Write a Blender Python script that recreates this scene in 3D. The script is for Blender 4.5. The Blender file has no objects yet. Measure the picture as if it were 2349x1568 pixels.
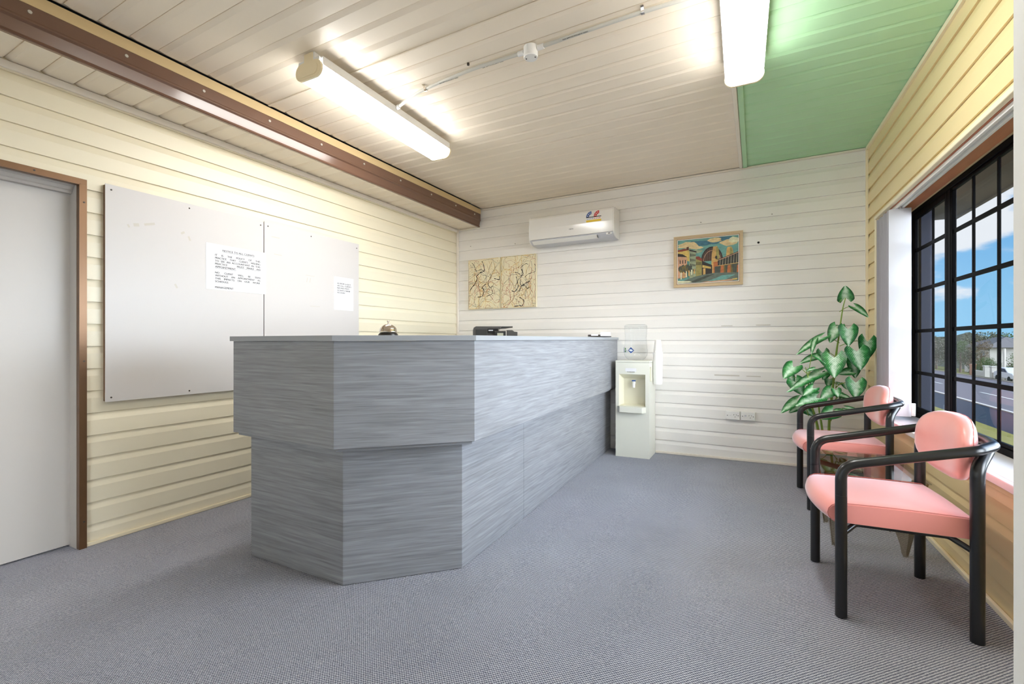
import bpy, bmesh, math, random
from mathutils import Vector, Matrix
V = Vector
PI = math.pi
scene = bpy.context.scene
col = scene.collection
random.seed(7)

# ------------------------------------------------------------------ helpers
def tag(o, label=None, cat=None, group=None, kind=None):
    if label: o['label'] = label
    if cat: o['category'] = cat
    if group: o['group'] = group
    if kind: o['kind'] = kind
    return o

def empty(name, loc, rz=0, label=None, cat=None, group=None):
    o = bpy.data.objects.new(name, None)
    o.empty_display_size = .1
    o.location = loc
    o.rotation_euler = (0, 0, rz)
    col.objects.link(o)
    o.matrix_world = Matrix.Translation(V(loc)) @ Matrix.Rotation(rz, 4, 'Z')
    return tag(o, label, cat, group)

def copy_tree(o, parent=None):
    c = o.copy(); col.objects.link(c)
    if parent: c.parent = parent
    for ch in list(o.children): copy_tree(ch, c)
    return c

class MB:
    def __init__(s):
        s.bm = bmesh.new(); s.mi = 0
        s.uvl = None
    def face(s, vs, mi=None, smooth=False):
        try:
            f = s.bm.faces.new(vs)
        except ValueError:
            return None
        f.material_index = s.mi if mi is None else mi
        f.smooth = smooth
        return f
    def v(s, p): return s.bm.verts.new(p)
    def poly(s, pts, mi=None): return s.face([s.v(p) for p in pts], mi)
    def hexa(s, b, t, mi=None):
        "b, t: bottom and top quads, same winding (ccw from above)"
        vb = [s.v(p) for p in b]; vt = [s.v(p) for p in t]
        n = len(vb)
        s.face(vb[::-1], mi); s.face(vt, mi)
        for i in range(n):
            j = (i+1) % n
            s.face([vb[i], vb[j], vt[j], vt[i]], mi)
        return s
    def box(s, a, b, mi=None, M=None):
        x0, y0, z0 = [min(p, q) for p, q in zip(a, b)]
        x1, y1, z1 = [max(p, q) for p, q in zip(a, b)]
        B = [V((x0,y0,z0)), V((x1,y0,z0)), V((x1,y1,z0)), V((x0,y1,z0))]
        T = [V((x0,y0,z1)), V((x1,y0,z1)), V((x1,y1,z1)), V((x0,y1,z1))]
        if M is not None:
            B = [M @ p for p in B]; T = [M @ p for p in T]
        return s.hexa(B, T, mi)
    def prism(s, pts, z0, z1, mi=None, M=None):
        "pts: 2D outline ccw; z0/z1 float or function(x,y)"
        f0 = z0 if callable(z0) else (lambda x, y: z0)
        f1 = z1 if callable(z1) else (lambda x, y: z1)
        B = [V((x, y, f0(x, y))) for x, y in pts]; T = [V((x, y, f1(x, y))) for x, y in pts]
        if M is not None:
            B = [M @ p for p in B]; T = [M @ p for p in T]
        return s.hexa(B, T, mi)
    def tube(s, path, r, seg=10, caps=True, mi=None, closed=False, squash=None):
        path = [V(p) for p in path]
        n = len(path)
        rr = r if hasattr(r, '__len__') else [r]*n
        rings = []
        up = None
        for i, p in enumerate(path):
            if closed: d = path[(i+1) % n] - path[i-1]
            else: d = path[min(i+1, n-1)] - path[max(i-1, 0)]
            if d.length < 1e-9: d = V((0, 0, 1))
            d.normalize()
            if up is None:
                up = V((0, 0, 1)) if abs(d.z) < .9 else V((1, 0, 0))
            a = d.cross(up)
            if a.length < 1e-6: a = d.cross(V((0, 1, 0)))
            a.normalize(); b = a.cross(d).normalized(); up = b
            ring = []
            for k in range(seg):
                t = 2*PI*k/seg
                ring.append(s.v(p + a*math.cos(t)*rr[i] + b*math.sin(t)*rr[i]))
            rings.append(ring)
        m = n if closed else n-1
        for i in range(m):
            A = rings[i]; B = rings[(i+1) % n]
            for k in range(seg):
                l = (k+1) % seg
                s.face([A[k], A[l], B[l], B[k]], mi, True)
        if caps and not closed:
            for f in (s.face(rings[0][::-1], mi), s.face(rings[-1], mi)):
                if f:
                    for e in f.edges: e.smooth = False
        return s
    def lathe(s, prof, c=(0, 0, 0), seg=24, mi=None, M=None, smooth=True):
        "prof: (r,z) from bottom to top"
        c = V(c); rings = []
        for r, z in prof:
            if r < 1e-6:
                p = c + V((0, 0, z)); rings.append([s.v(M @ p if M else p)])
            else:
                ring = []
                for k in range(seg):
                    t = 2*PI*k/seg
                    p = c + V((r*math.cos(t), r*math.sin(t), z))
                    ring.append(s.v(M @ p if M else p))
                rings.append(ring)
        for A, B in zip(rings, rings[1:]):
            for k in range(seg):
                l = (k+1) % seg
                if len(A) == 1 and len(B) == 1: continue
                if len(A) == 1: s.face([A[0], B[l], B[k]], mi, smooth)
                elif len(B) == 1: s.face([A[k], A[l], B[0]], mi, smooth)
                else: s.face([A[k], A[l], B[l], B[k]], mi, smooth)
        for q in (rings[0][::-1], rings[-1]):
            if len(q) > 1:
                f = s.face(q, mi)
                if f:
                    for e in f.edges: e.smooth = False
        return s
    def disc(s, c, n, r, h, seg=10, mi=None):
        n = V(n).normalized()
        return s.tube([V(c), V(c)+n*h], r, seg, True, mi)
    def build(s, name, mats, parent=None, bevel=None, seg=2, kind=None, recalc=True, subsurf=0, smooth=False):
        if recalc: bmesh.ops.recalc_face_normals(s.bm, faces=s.bm.faces[:])
        me = bpy.data.meshes.new(name)
        s.bm.to_mesh(me); s.bm.free()
        if not isinstance(mats, (list, tuple)): mats = [mats]
        for m in mats: me.materials.append(m)
        o = bpy.data.objects.new(name, me)
        col.objects.link(o)
        if parent:
            o.parent = parent
            o.matrix_parent_inverse = parent.matrix_world.inverted() if parent.get('_w') else Matrix.Identity(4)
        if smooth:
            for f in me.polygons: f.use_smooth = True
        if bevel:
            b = o.modifiers.new('bevel', 'BEVEL'); b.width = bevel; b.segments = seg
            b.limit_method = 'ANGLE'; b.angle_limit = math.radians(40)
            for f in me.polygons: f.use_smooth = True
            w = o.modifiers.new('wn', 'WEIGHTED_NORMAL'); w.keep_sharp = True
        if subsurf:
            d = o.modifiers.new('sub', 'SUBSURF'); d.levels = subsurf; d.render_levels = subsurf
        if kind: o['kind'] = kind
        return o

def wroot(name, loc, label, cat, group=None):
    "an Empty whose parts are built in world coordinates"
    o = empty(name, loc, 0, label, cat, group)
    o['_w'] = 1
    ROOTS.append(o)
    return o
ROOTS = []

def fillet(pts, rad, n=8):
    "polyline with rounded corners; rad: list per inner corner or number"
    pts = [V(p) for p in pts]; out = [pts[0]]
    for i in range(1, len(pts)-1):
        r = rad[i-1] if hasattr(rad, '__len__') else rad
        a = (pts[i-1]-pts[i]); b = (pts[i+1]-pts[i])
        la, lb = a.length, b.length
        a.normalize(); b.normalize()
        ang = a.angle(b); t = min(r/math.tan(ang/2), la*.49, lb*.49)
        p0 = pts[i]+a*t; p2 = pts[i]+b*t
        for k in range(n+1):
            u = k/n
            out.append(p0*(1-u)**2 + pts[i]*2*u*(1-u) + p2*u*u)
    out.append(pts[-1])
    return out

def catmull(pts, n=8, closed=False):
    pts = [V(p) for p in pts]; out = []
    N = len(pts)
    for i in range(N if closed else N-1):
        p0 = pts[i-1] if (i > 0 or closed) else pts[0]
        p1 = pts[i]; p2 = pts[(i+1) % N]
        p3 = pts[(i+2) % N] if (i+2 < N or closed) else pts[-1]
        for k in range(n):
            t = k/n
            out.append(.5*((2*p1)+(-p0+p2)*t+(2*p0-5*p1+4*p2-p3)*t*t+(-p0+3*p1-3*p2+p3)*t**3))
    if not closed: out.append(pts[-1])
    return out

# ------------------------------------------------------------------ materials
def srgb(r, g, b):
    f = lambda c: (c/255/12.92) if c/255 <= .04045 else ((c/255+.055)/1.055)**2.4
    return (f(r), f(g), f(b), 1)

def newmat(name):
    m = bpy.data.materials.new(name); m.use_nodes = True
    nt = m.node_tree; nt.nodes.clear()
    out = nt.nodes.new('ShaderNodeOutputMaterial')
    return m, nt, out

def mat(name, c, rough=.5, metal=0, spec=.5, noise=0, nscale=8, stretch=(1, 1, 1), bump=0, bscale=60, bstretch=None, coat=0, sheen=0, rv=0):
    m, nt, out = newmat(name)
    b = nt.nodes.new('ShaderNodeBsdfPrincipled')
    nt.links.new(b.outputs[0], out.inputs[0])
    b.inputs['Base Color'].default_value = c
    b.inputs['Roughness'].default_value = rough
    b.inputs['Metallic'].default_value = metal
    b.inputs['Specular IOR Level'].default_value = spec
    b.inputs['Coat Weight'].default_value = coat; b.inputs['Coat Roughness'].default_value = .3
    b.inputs['Sheen Weight'].default_value = sheen; b.inputs['Sheen Roughness'].default_value = .35; b.inputs['Sheen Tint'].default_value = (.93, .9, 1, 1)
    tc = nt.nodes.new('ShaderNodeTexCoord')
    def noise_node(scale, st, det=4):
        mp = nt.nodes.new('ShaderNodeMapping'); mp.inputs['Scale'].default_value = st
        nt.links.new(tc.outputs['Object'], mp.inputs[0])
        n = nt.nodes.new('ShaderNodeTexNoise'); n.inputs['Scale'].default_value = scale
        n.inputs['Detail'].default_value = det
        nt.links.new(mp.outputs[0], n.inputs['Vector'])
        return n
    if noise:
        n = noise_node(nscale, stretch)
        r = nt.nodes.new('ShaderNodeMix'); r.data_type = 'RGBA'
        r.inputs[6].default_value = tuple(x*(1-noise) for x in c[:3])+(1,)
        r.inputs[7].default_value = tuple(min(1, x*(1+noise)) for x in c[:3])+(1,)
        nt.links.new(n.outputs[0], r.inputs[0])
        nt.links.new(r.outputs[2], b.inputs['Base Color'])
    if bump:
        n = noise_node(bscale, bstretch or stretch)
        bp = nt.nodes.new('ShaderNodeBump'); bp.inputs['Strength'].default_value = bump
        bp.inputs['Distance'].default_value = .002
        nt.links.new(n.outputs[0], bp.inputs['Height'])
        nt.links.new(bp.outputs[0], b.inputs['Normal'])
    return m

def emit(name, c, s):
    m, nt, out = newmat(name)
    e = nt.nodes.new('ShaderNodeEmission'); e.inputs[0].default_value = c; e.inputs[1].default_value = s
    nt.links.new(e.outputs[0], out.inputs[0]); return m

def clear(name, tint, refl_ior=1.45, rough=.02, base=.02):
    "thin clear sheet: light goes straight through, the surface mirrors by Fresnel"
    m, nt, out = newmat(name)
    t = nt.nodes.new('ShaderNodeBsdfTransparent'); t.inputs[0].default_value = tint
    g = nt.nodes.new('ShaderNodeBsdfGlossy'); g.inputs['Roughness'].default_value = rough
    fr = nt.nodes.new('ShaderNodeFresnel'); fr.inputs[0].default_value = refl_ior
    mx = nt.nodes.new('ShaderNodeMixShader')
    ge = nt.nodes.new('ShaderNodeNewGeometry')
    k = nt.nodes.new('ShaderNodeMath'); k.operation = 'SUBTRACT'; k.inputs[0].default_value = 1
    nt.links.new(ge.outputs['Backfacing'], k.inputs[1])
    k2 = nt.nodes.new('ShaderNodeMath'); k2.operation = 'MULTIPLY'
    nt.links.new(fr.outputs[0], k2.inputs[0]); nt.links.new(k.outputs[0], k2.inputs[1])
    nt.links.new(k2.outputs[0], mx.inputs[0])
    nt.links.new(t.outputs[0], mx.inputs[1]); nt.links.new(g.outputs[0], mx.inputs[2])
    nt.links.new(mx.outputs[0], out.inputs[0]); return m

def laminate(name, c0, c1, rough=.42):
    "grey wood-grain laminate, grain running level"
    m, nt, out = newmat(name)
    b = nt.nodes.new('ShaderNodeBsdfPrincipled'); nt.links.new(b.outputs[0], out.inputs[0])
    b.inputs['Roughness'].default_value = rough
    tc = nt.nodes.new('ShaderNodeTexCoord')
    def chain(st, scale, det, dist):
        mp = nt.nodes.new('ShaderNodeMapping'); mp.inputs['Scale'].default_value = st
        mp.inputs['Rotation'].default_value = (.05, .05, 0)
        nt.links.new(tc.outputs['Object'], mp.inputs[0])
        n = nt.nodes.new('ShaderNodeTexNoise'); n.inputs['Scale'].default_value = scale
        n.inputs['Detail'].default_value = det; n.inputs['Distortion'].default_value = dist
        nt.links.new(mp.outputs[0], n.inputs['Vector']); return n
    n1 = chain((.8, .8, 17), 3.2, 9, 1.1)
    n2 = chain((2.2, 2.2, 110), 3, 5, .3)
    mw = nt.nodes.new('ShaderNodeMapping'); mw.inputs['Scale'].default_value = (.09, .09, 1); mw.inputs['Rotation'].default_value = (.03, .03, 0)
    nt.links.new(tc.outputs['Object'], mw.inputs[0])
    wv = nt.nodes.new('ShaderNodeTexWave'); wv.bands_direction = 'Z'; wv.wave_profile = 'SIN'
    wv.inputs['Scale'].default_value = 16; wv.inputs['Distortion'].default_value = 6; wv.inputs['Detail'].default_value = 3
    wv.inputs['Detail Scale'].default_value = 2.2; wv.inputs['Detail Roughness'].default_value = .62
    nt.links.new(mw.outputs[0], wv.inputs['Vector'])
    a0 = nt.nodes.new('ShaderNodeMath'); a0.operation = 'MULTIPLY_ADD'; a0.inputs[1].default_value = .10
    nt.links.new(wv.outputs['Fac'], a0.inputs[0])
    a = nt.nodes.new('ShaderNodeMath'); a.operation = 'MULTIPLY_ADD'
    a.inputs[1].default_value = .5; nt.links.new(n2.outputs[0], a.inputs[0]); nt.links.new(a0.outputs[0], a.inputs[2])
    a1 = nt.nodes.new('ShaderNodeMath'); a1.operation = 'MULTIPLY'; a1.inputs[1].default_value = .8
    nt.links.new(n1.outputs[0], a1.inputs[0]); nt.links.new(a1.outputs[0], a0.inputs[2])
    r = nt.nodes.new('ShaderNodeValToRGB')
    r.color_ramp.elements[0].position = .45; r.color_ramp.elements[0].color = c0
    r.color_ramp.elements[1].position = 1.0; r.color_ramp.elements[1].color = c1
    nt.links.new(a.outputs[0], r.inputs[0]); nt.links.new(r.outputs[0], b.inputs['Base Color'])
    return m

def carpet_mat():
    m, nt, out = newmat('carpet')
    b = nt.nodes.new('ShaderNodeBsdfPrincipled'); nt.links.new(b.outputs[0], out.inputs[0])
    b.inputs['Roughness'].default_value = .95; b.inputs['Specular IOR Level'].default_value = .1
    tc = nt.nodes.new('ShaderNodeTexCoord')
    mp = nt.nodes.new('ShaderNodeMapping'); mp.inputs['Rotation'].default_value = (0, 0, math.radians(44))
    nt.links.new(tc.outputs['Object'], mp.inputs[0])
    nz = nt.nodes.new('ShaderNodeTexNoise'); nz.inputs['Scale'].default_value = 55; nz.inputs['Detail'].default_value = 3
    nt.links.new(tc.outputs['Object'], nz.inputs['Vector'])
    ad = nt.nodes.new('ShaderNodeMix'); ad.data_type = 'RGBA'; ad.blend_type = 'ADD'; ad.inputs[0].default_value = .004
    nt.links.new(mp.outputs[0], ad.inputs[6]); nt.links.new(nz.outputs['Color'], ad.inputs[7])
    sp = nt.nodes.new('ShaderNodeSeparateXYZ'); nt.links.new(ad.outputs[2], sp.inputs[0])
    def sn(sock, pitch):
        k = nt.nodes.new('ShaderNodeMath'); k.operation = 'MULTIPLY'; k.inputs[1].default_value = 2*PI/pitch
        nt.links.new(sock, k.inputs[0])
        s = nt.nodes.new('ShaderNodeMath'); s.operation = 'SINE'; nt.links.new(k.outputs[0], s.inputs[0]); return s
    s1 = sn(sp.outputs[0], .0092); s2 = sn(sp.outputs[1], .0075)
    a = nt.nodes.new('ShaderNodeMath'); a.operation = 'MULTIPLY_ADD'; a.inputs[1].default_value = .55
    nt.links.new(s2.outputs[0], a.inputs[0]); nt.links.new(s1.outputs[0], a.inputs[2])
    n2 = nt.nodes.new('ShaderNodeTexNoise'); n2.inputs['Scale'].default_value = 240; n2.inputs['Detail'].default_value = 2
    nt.links.new(tc.outputs['Object'], n2.inputs['Vector'])
    a2 = nt.nodes.new('ShaderNodeMath'); a2.operation = 'MULTIPLY_ADD'; a2.inputs[1].default_value = 2.6
    nt.links.new(n2.outputs[0], a2.inputs[0]); nt.links.new(a.outputs[0], a2.inputs[2])
    r = nt.nodes.new('ShaderNodeValToRGB')
    e = r.color_ramp.elements
    e[0].position = 0; e[0].color = CARPET[0]
    e[1].position = 1; e[1].color = CARPET[2]
    k = e.new(.5); k.color = CARPET[1]
    mr = nt.nodes.new('ShaderNodeMapRange'); mr.inputs[1].default_value = -.3; mr.inputs[2].default_value = 2.9
    nt.links.new(a2.outputs[0], mr.inputs[0]); nt.links.new(mr.outputs[0], r.inputs[0])
    n3 = nt.nodes.new('ShaderNodeTexNoise'); n3.inputs['Scale'].default_value = 1.6; n3.inputs['Detail'].default_value = 5
    nt.links.new(tc.outputs['Object'], n3.inputs['Vector'])
    mx = nt.nodes.new('ShaderNodeMix'); mx.data_type = 'RGBA'; mx.blend_type = 'MULTIPLY'; mx.inputs[0].default_value = .3
    nt.links.new(r.outputs[0], mx.inputs[6]); nt.links.new(n3.outputs[0], mx.inputs[7]); nt.links.new(mx.outputs[2], b.inputs['Base Color'])
    bp = nt.nodes.new('ShaderNodeBump'); bp.inputs['Strength'].default_value = .5; bp.inputs['Distance'].default_value = .003
    nt.links.new(a.outputs[0], bp.inputs['Height']); nt.links.new(bp.outputs[0], b.inputs['Normal'])
    return m

def leaf_mat():
    m, nt, out = newmat('arrowhead_leaf')
    b = nt.nodes.new('ShaderNodeBsdfPrincipled'); nt.links.new(b.outputs[0], out.inputs[0])
    b.inputs['Roughness'].default_value = .32
    uv = nt.nodes.new('ShaderNodeUVMap')
    sp = nt.nodes.new('ShaderNodeSeparateXYZ'); nt.links.new(uv.outputs[0], sp.inputs[0])
    ab = nt.nodes.new('ShaderNodeMath'); ab.operation = 'ABSOLUTE'; nt.links.new(sp.outputs[0], ab.inputs[0])
    # side veins: waves in (v - .55|u|)
    k = nt.nodes.new('ShaderNodeMath'); k.operation = 'MULTIPLY_ADD'; k.inputs[1].default_value = -.55
    nt.links.new(ab.outputs[0], k.inputs[0]); nt.links.new(sp.outputs[1], k.inputs[2])
    f = nt.nodes.new('ShaderNodeMath'); f.operation = 'MULTIPLY'; f.inputs[1].default_value = 2*PI*9.5
    nt.links.new(k.outputs[0], f.inputs[0])
    s = nt.nodes.new('ShaderNodeMath'); s.operation = 'SINE'; nt.links.new(f.outputs[0], s.inputs[0])
    # fade towards the edge, strong at the midrib
    e = nt.nodes.new('ShaderNodeMapRange'); e.inputs[1].default_value = .95; e.inputs[2].default_value = .1
    e.inputs[3].default_value = -.5; e.inputs[4].default_value = .42
    nt.links.new(ab.outputs[0], e.inputs[0])
    a = nt.nodes.new('ShaderNodeMath'); a.operation = 'ADD'
    h = nt.nodes.new('ShaderNodeMath'); h.operation = 'MULTIPLY'; h.inputs[1].default_value = .11
    nt.links.new(s.outputs[0], h.inputs[0]); nt.links.new(h.outputs[0], a.inputs[0]); nt.links.new(e.outputs[0], a.inputs[1])
    tc = nt.nodes.new('ShaderNodeTexCoord')
    n = nt.nodes.new('ShaderNodeTexNoise'); n.inputs['Scale'].default_value = 38; n.inputs['Detail'].default_value = 5; nt.links.new(tc.outputs['Object'], n.inputs['Vector'])
    a2 = nt.nodes.new('ShaderNodeMath'); a2.operation = 'MULTIPLY_ADD'; a2.inputs[1].default_value = 1.0
    nt.links.new(n.outputs[0], a2.inputs[0]); nt.links.new(a.outputs[0], a2.inputs[2])
    r = nt.nodes.new('ShaderNodeValToRGB')
    el = r.color_ramp.elements
    el[0].position = .05; el[0].color = srgb(20, 84, 38)
    el[1].position = 1.0; el[1].color = srgb(214, 236, 212)
    q = el.new(.42); q.color = srgb(58, 146, 72)
    nt.links.new(a2.outputs[0], r.inputs[0]); nt.links.new(r.outputs[0], b.inputs['Base Color'])
    return m

CARPET = [srgb(68, 71, 87), srgb(164, 168, 184), srgb(240, 241, 245)]
M = dict(
    cream=mat('cream_vinyl', srgb(243, 234, 209), .38, noise=.03, nscale=3, bump=.05, bscale=9, bstretch=(6, 1.2, 60)),
    cream_shaded=mat('shaded_cream_vinyl', srgb(232, 211, 162), .38, noise=.03, nscale=3, bump=.05, bscale=9, bstretch=(6, 1.2, 60)),  # the left wall's cream, with shade and warm bounce put into the colour
    offwhite=mat('offwhite_vinyl', srgb(240, 237, 233), .38, noise=.03, nscale=3, bump=.05, bscale=9, bstretch=(1.2, 6, 60)),
    ceil=mat('ceiling_vinyl', srgb(242, 230, 212), .36, noise=.04, nscale=3, bump=.08, bscale=9, bstretch=(1.4, 40, 6)),
    green=mat('green_vinyl', srgb(178, 222, 180), .4, noise=.05, nscale=3, bump=.06, bscale=9, bstretch=(1.4, 40, 6)),
    plaster=mat('white_paint', srgb(240, 240, 237), .7, noise=.03, nscale=2, bump=.1, bscale=120),
    trim=mat('white_trim', srgb(238, 230, 218), .35),
    creamtrim=mat('cream_trim', srgb(242, 230, 200), .4),
    bronze=mat('brown_steel', srgb(122, 92, 76), .2, spec=.6, noise=.05, nscale=4, bump=.03, bscale=4),
    timber=mat('pine_strip', srgb(224, 198, 150), .45, noise=.06, nscale=4, stretch=(8, 1, 8)),
    doorbronze=mat('bronze_angle', srgb(112, 82, 56), .3, metal=.5),
    doorjamb=mat('grey_jamb', srgb(190, 184, 178), .5, noise=.04),
    door=mat('door_paint', srgb(206, 201, 196), .42, noise=.03, nscale=2),
    board=mat('whiteboard', srgb(213, 209, 207), .36, spec=.35),
    mdf=mat('brown_edge', srgb(120, 86, 56), .6),
    paper=mat('paper', srgb(232, 232, 236), .6),
    ink=mat('ink', srgb(28, 28, 30), .8),
    black=mat('black_metal', srgb(20, 20, 22), .28, spec=.6),
    blackp=mat('black_plastic', srgb(46, 46, 46), .45),
    darkp=mat('dark_grey_plastic', srgb(74, 72, 70), .4),
    screw=mat('screw', srgb(210, 205, 195), .4, metal=.4),
    darkscrew=mat('dark_screw', srgb(60, 52, 44), .5),
    laminate=laminate('grey_woodgrain', srgb(119, 120, 124), srgb(162, 164, 170)),
    edge=mat('grey_edge', srgb(158, 161, 166), .35),
    dark_in=mat('carcass', srgb(150, 150, 150), .6),
    chrome=mat('chrome', srgb(215, 205, 195), .12, metal=1),
    white=mat('white_plastic', srgb(240, 239, 236), .3),
    white_g=mat('white_gloss', srgb(238, 236, 233), .12, spec=.55),
    greyp=mat('grey_plastic', srgb(205, 206, 212), .35),
    cooler=mat('cooler_plastic', srgb(226, 226, 214), .35),
    cooler_in=mat('cooler_recess', srgb(226, 222, 200), .4),
    blue=mat('blue_plastic', srgb(30, 80, 150), .4),
    foam=mat('foam_cup', srgb(248, 248, 248), .6),
    bottle=clear('bottle_plastic', (.965, .975, .98, 1), 1.5, .05),
    acrylic=clear('clear_acrylic', (.88, .89, .89, 1), 1.75, .02),
    acrylic_d=clear('smoky_acrylic', (.74, .69, .60, 1), 1.5, .04),
    glass=clear('window_glass', (.95, .965, .975, 1), 1.10, .0),
    frame=mat('window_black', srgb(5, 5, 7), .5, spec=.04),
    slat=mat('blind_fabric', srgb(212, 212, 218), .7),
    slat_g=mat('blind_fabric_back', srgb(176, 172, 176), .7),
    sill=mat('sill_paint', srgb(232, 230, 230), .4, noise=.05, nscale=5, stretch=(8, 1, 1)),
    wood=mat('red_timber', srgb(190, 122, 88), .45, noise=.15, nscale=5, stretch=(10, 1, 10)),
    pink=mat('pink_vinyl', srgb(247, 158, 148), .4, noise=.04, nscale=6, bump=.12, bscale=300, coat=.5, sheen=1.0),
    piping=mat('pink_piping', srgb(206, 116, 110), .5),
    terracotta=mat('terracotta', srgb(226, 118, 70), .5),
    soil=mat('soil', srgb(50, 38, 28), .9),
    stem=mat('stem_green', srgb(128, 158, 62), .5, noise=.2, nscale=20),
    leaf=leaf_mat(),
    conduit=mat('grey_conduit', srgb(205, 203, 194), .35),
    canvas=mat('canvas_cream', srgb(238, 228, 196), .7),
    frame_w=mat('picture_frame', srgb(205, 180, 142), .45, noise=.12, nscale=8, stretch=(1, 8, 8)),
    goldline=mat('frame_line', srgb(120, 80, 50), .5),
    lamp=emit('lamp_diffuser', (1, .98, .94, 1), 23),
    lampcap=mat('lamp_cap', srgb(248, 232, 196), .4),
    grass=mat('grass', srgb(104, 100, 56), .9, spec=0.02, noise=.35, nscale=6),
    lawn=mat('lawn', srgb(86, 86, 48), .9, spec=0.02, noise=.3, nscale=1.5),
    asphalt=mat('asphalt', srgb(86, 83, 88), .9, spec=0.02, noise=.1, nscale=2),
    shade_ground=mat('shade_dark_ground', srgb(34, 42, 52), .9, spec=0.02, noise=.2, nscale=2),  # near-black ground colour that paints the shade lying on the lawn
    line=mat('road_paint', srgb(170, 170, 168), .7),
    kerb=mat('kerb', srgb(140, 134, 128), .8),
    render=mat('fence_render', srgb(170, 168, 164), .8),
    brick=mat('house_brick', srgb(150, 112, 90), .8),
    rooft=mat('roof_tile', srgb(92, 89, 90), .8),
    housew=mat('house_wall', srgb(170, 168, 165), .8),
    winblue=mat('dark_glass', srgb(40, 50, 64), .1),
    car=mat('car_paint', srgb(190, 192, 196), .2),
    tyre=mat('tyre', srgb(24, 24, 24), .7),
    fol=[mat('foliage_olive', srgb(74, 76, 56), .8, noise=.4, nscale=1.5), mat('foliage_green', srgb(62, 82, 36), .8, noise=.4, nscale=1.5),
         mat('foliage_grey', srgb(96, 90, 80), .8, noise=.3, nscale=1.5), mat('foliage_rust', srgb(98, 84, 62), .8, noise=.3, nscale=1.5)],
    trunk=mat('bark', srgb(92, 80, 70), .9),
    soffit=mat('eave_soffit', srgb(70, 58, 50), .7),
    extdark=mat('slate_column', srgb(24, 32, 54), .4),
    bounce_pale=mat('bounce_pale', srgb(224, 220, 212), .9),  # kept pale so the added slab bounces more light to the ceiling
    sticker_y=mat('sticker_yellow', srgb(240, 205, 60), .5),
    sticker_r=mat('sticker_red', srgb(205, 40, 40), .5),
    sticker_b=mat('sticker_blue', srgb(40, 84, 160), .5),
    sticker_g=mat('sticker_green', srgb(70, 150, 60), .5),
    tape=mat('tape_residue', srgb(204, 198, 188), .4),
)

# ------------------------------------------------------------------ text
def text_mesh(s, h, bold=0.0):
    cu = bpy.data.curves.new('t', 'FONT'); cu.body = s; cu.size = 1; cu.offset = bold; cu.resolution_u = 3
    cu.extrude = 0
    o = bpy.data.objects.new('t', cu); col.objects.link(o)
    dg = bpy.context.evaluated_depsgraph_get(); dg.update()
    me = bpy.data.meshes.new_from_object(o.evaluated_get(dg))
    bpy.data.objects.remove(o); bpy.data.curves.remove(cu)
    vs = [v.co.copy() for v in me.vertices]; fs = [list(p.vertices) for p in me.polygons]
    bpy.data.meshes.remove(me)
    k = h/.69       # cap height of the built-in face
    vs = [V((v.x*k, v.y*k, 0)) for v in vs]
    w = (max(v.x for v in vs)-min(v.x for v in vs)) if vs else 0
    x0 = min(v.x for v in vs) if vs else 0
    return [V((v.x-x0, v.y, 0)) for v in vs], fs, w

def put_text(mb, s, org, ex, ey, h, width=None, bold=.02, center=False, squeeze=1, underline=False, mi=None, justify=False):
    org, ex, ey = V(org), V(ex), V(ey)
    if bold > 0:
        put_text(mb, s, org+ex*h*.075, ex, ey, h, width, 0, center, squeeze, False, mi, justify)
        bold = 0
    if justify and width:
        ws = [text_mesh(w, h, bold) for w in s.split()]
        tot = sum(w[2] for w in ws)*squeeze
        gap = (width-tot)/(len(ws)-1); x = 0
        for vs, fs, w in ws:
            vv = [mb.v(org+ex*(x+p.x*squeeze)+ey*p.y) for p in vs]
            for f in fs: mb.face([vv[i] for i in f], mi)
            x += w*squeeze+gap
        return
    vs, fs, w = text_mesh(s, h, bold)
    k = squeeze if not width else width/w
    x0 = -w*k/2 if center else 0
    vv = [mb.v(org+ex*(x0+p.x*k)+ey*p.y) for p in vs]
    for f in fs: mb.face([vv[i] for i in f], mi)
    if underline:
        a = org+ex*x0-ey*h*.22; b = a+ex*w*k
        mb.poly([a-ey*h*.1, b-ey*h*.1, b, a], mi)

# ------------------------------------------------------------------ camera
H = 1.13
YAW = math.radians(28.1)
cam = bpy.data.cameras.new('camera'); co = bpy.data.objects.new('camera', cam); col.objects.link(co)
cam.sensor_width = 36; cam.lens = 1048/2349*36; cam.clip_start = .05; cam.clip_end = 500
co.location = (0, 0, H); co.rotation_euler = (PI/2, 0, YAW)
scene.camera = co
F = V((-math.sin(YAW), math.cos(YAW), 0)); R = V((math.cos(YAW), math.sin(YAW), 0))
def ray(x, y): return F+R*((x-1174.5)/1048)-V((0, 0, 1))*((y-784)/1048)
def atY(x, y, Yv):
    r = ray(x, y); return V((0, 0, H))+r*(Yv/r.y)

# ------------------------------------------------------------------ room numbers
YB = 4.90; XL = -3.42; ZC = 2.80; ZL = 2.585; XBEAM = -3.06
def fz(x, y=0): return .0135*(x-.6)          # the floor falls a little to the left
P0 = V((.845, YB, 0)); RD = V((.02299, -.99974, 0)); RN = V((.99974, .02299, 0))
def rp(u, w, z): return P0+RD*u+RN*w+V((0, 0, z))      # right wall: along, outward, up
def ru(y): return (YB-y)/.99974

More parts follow.
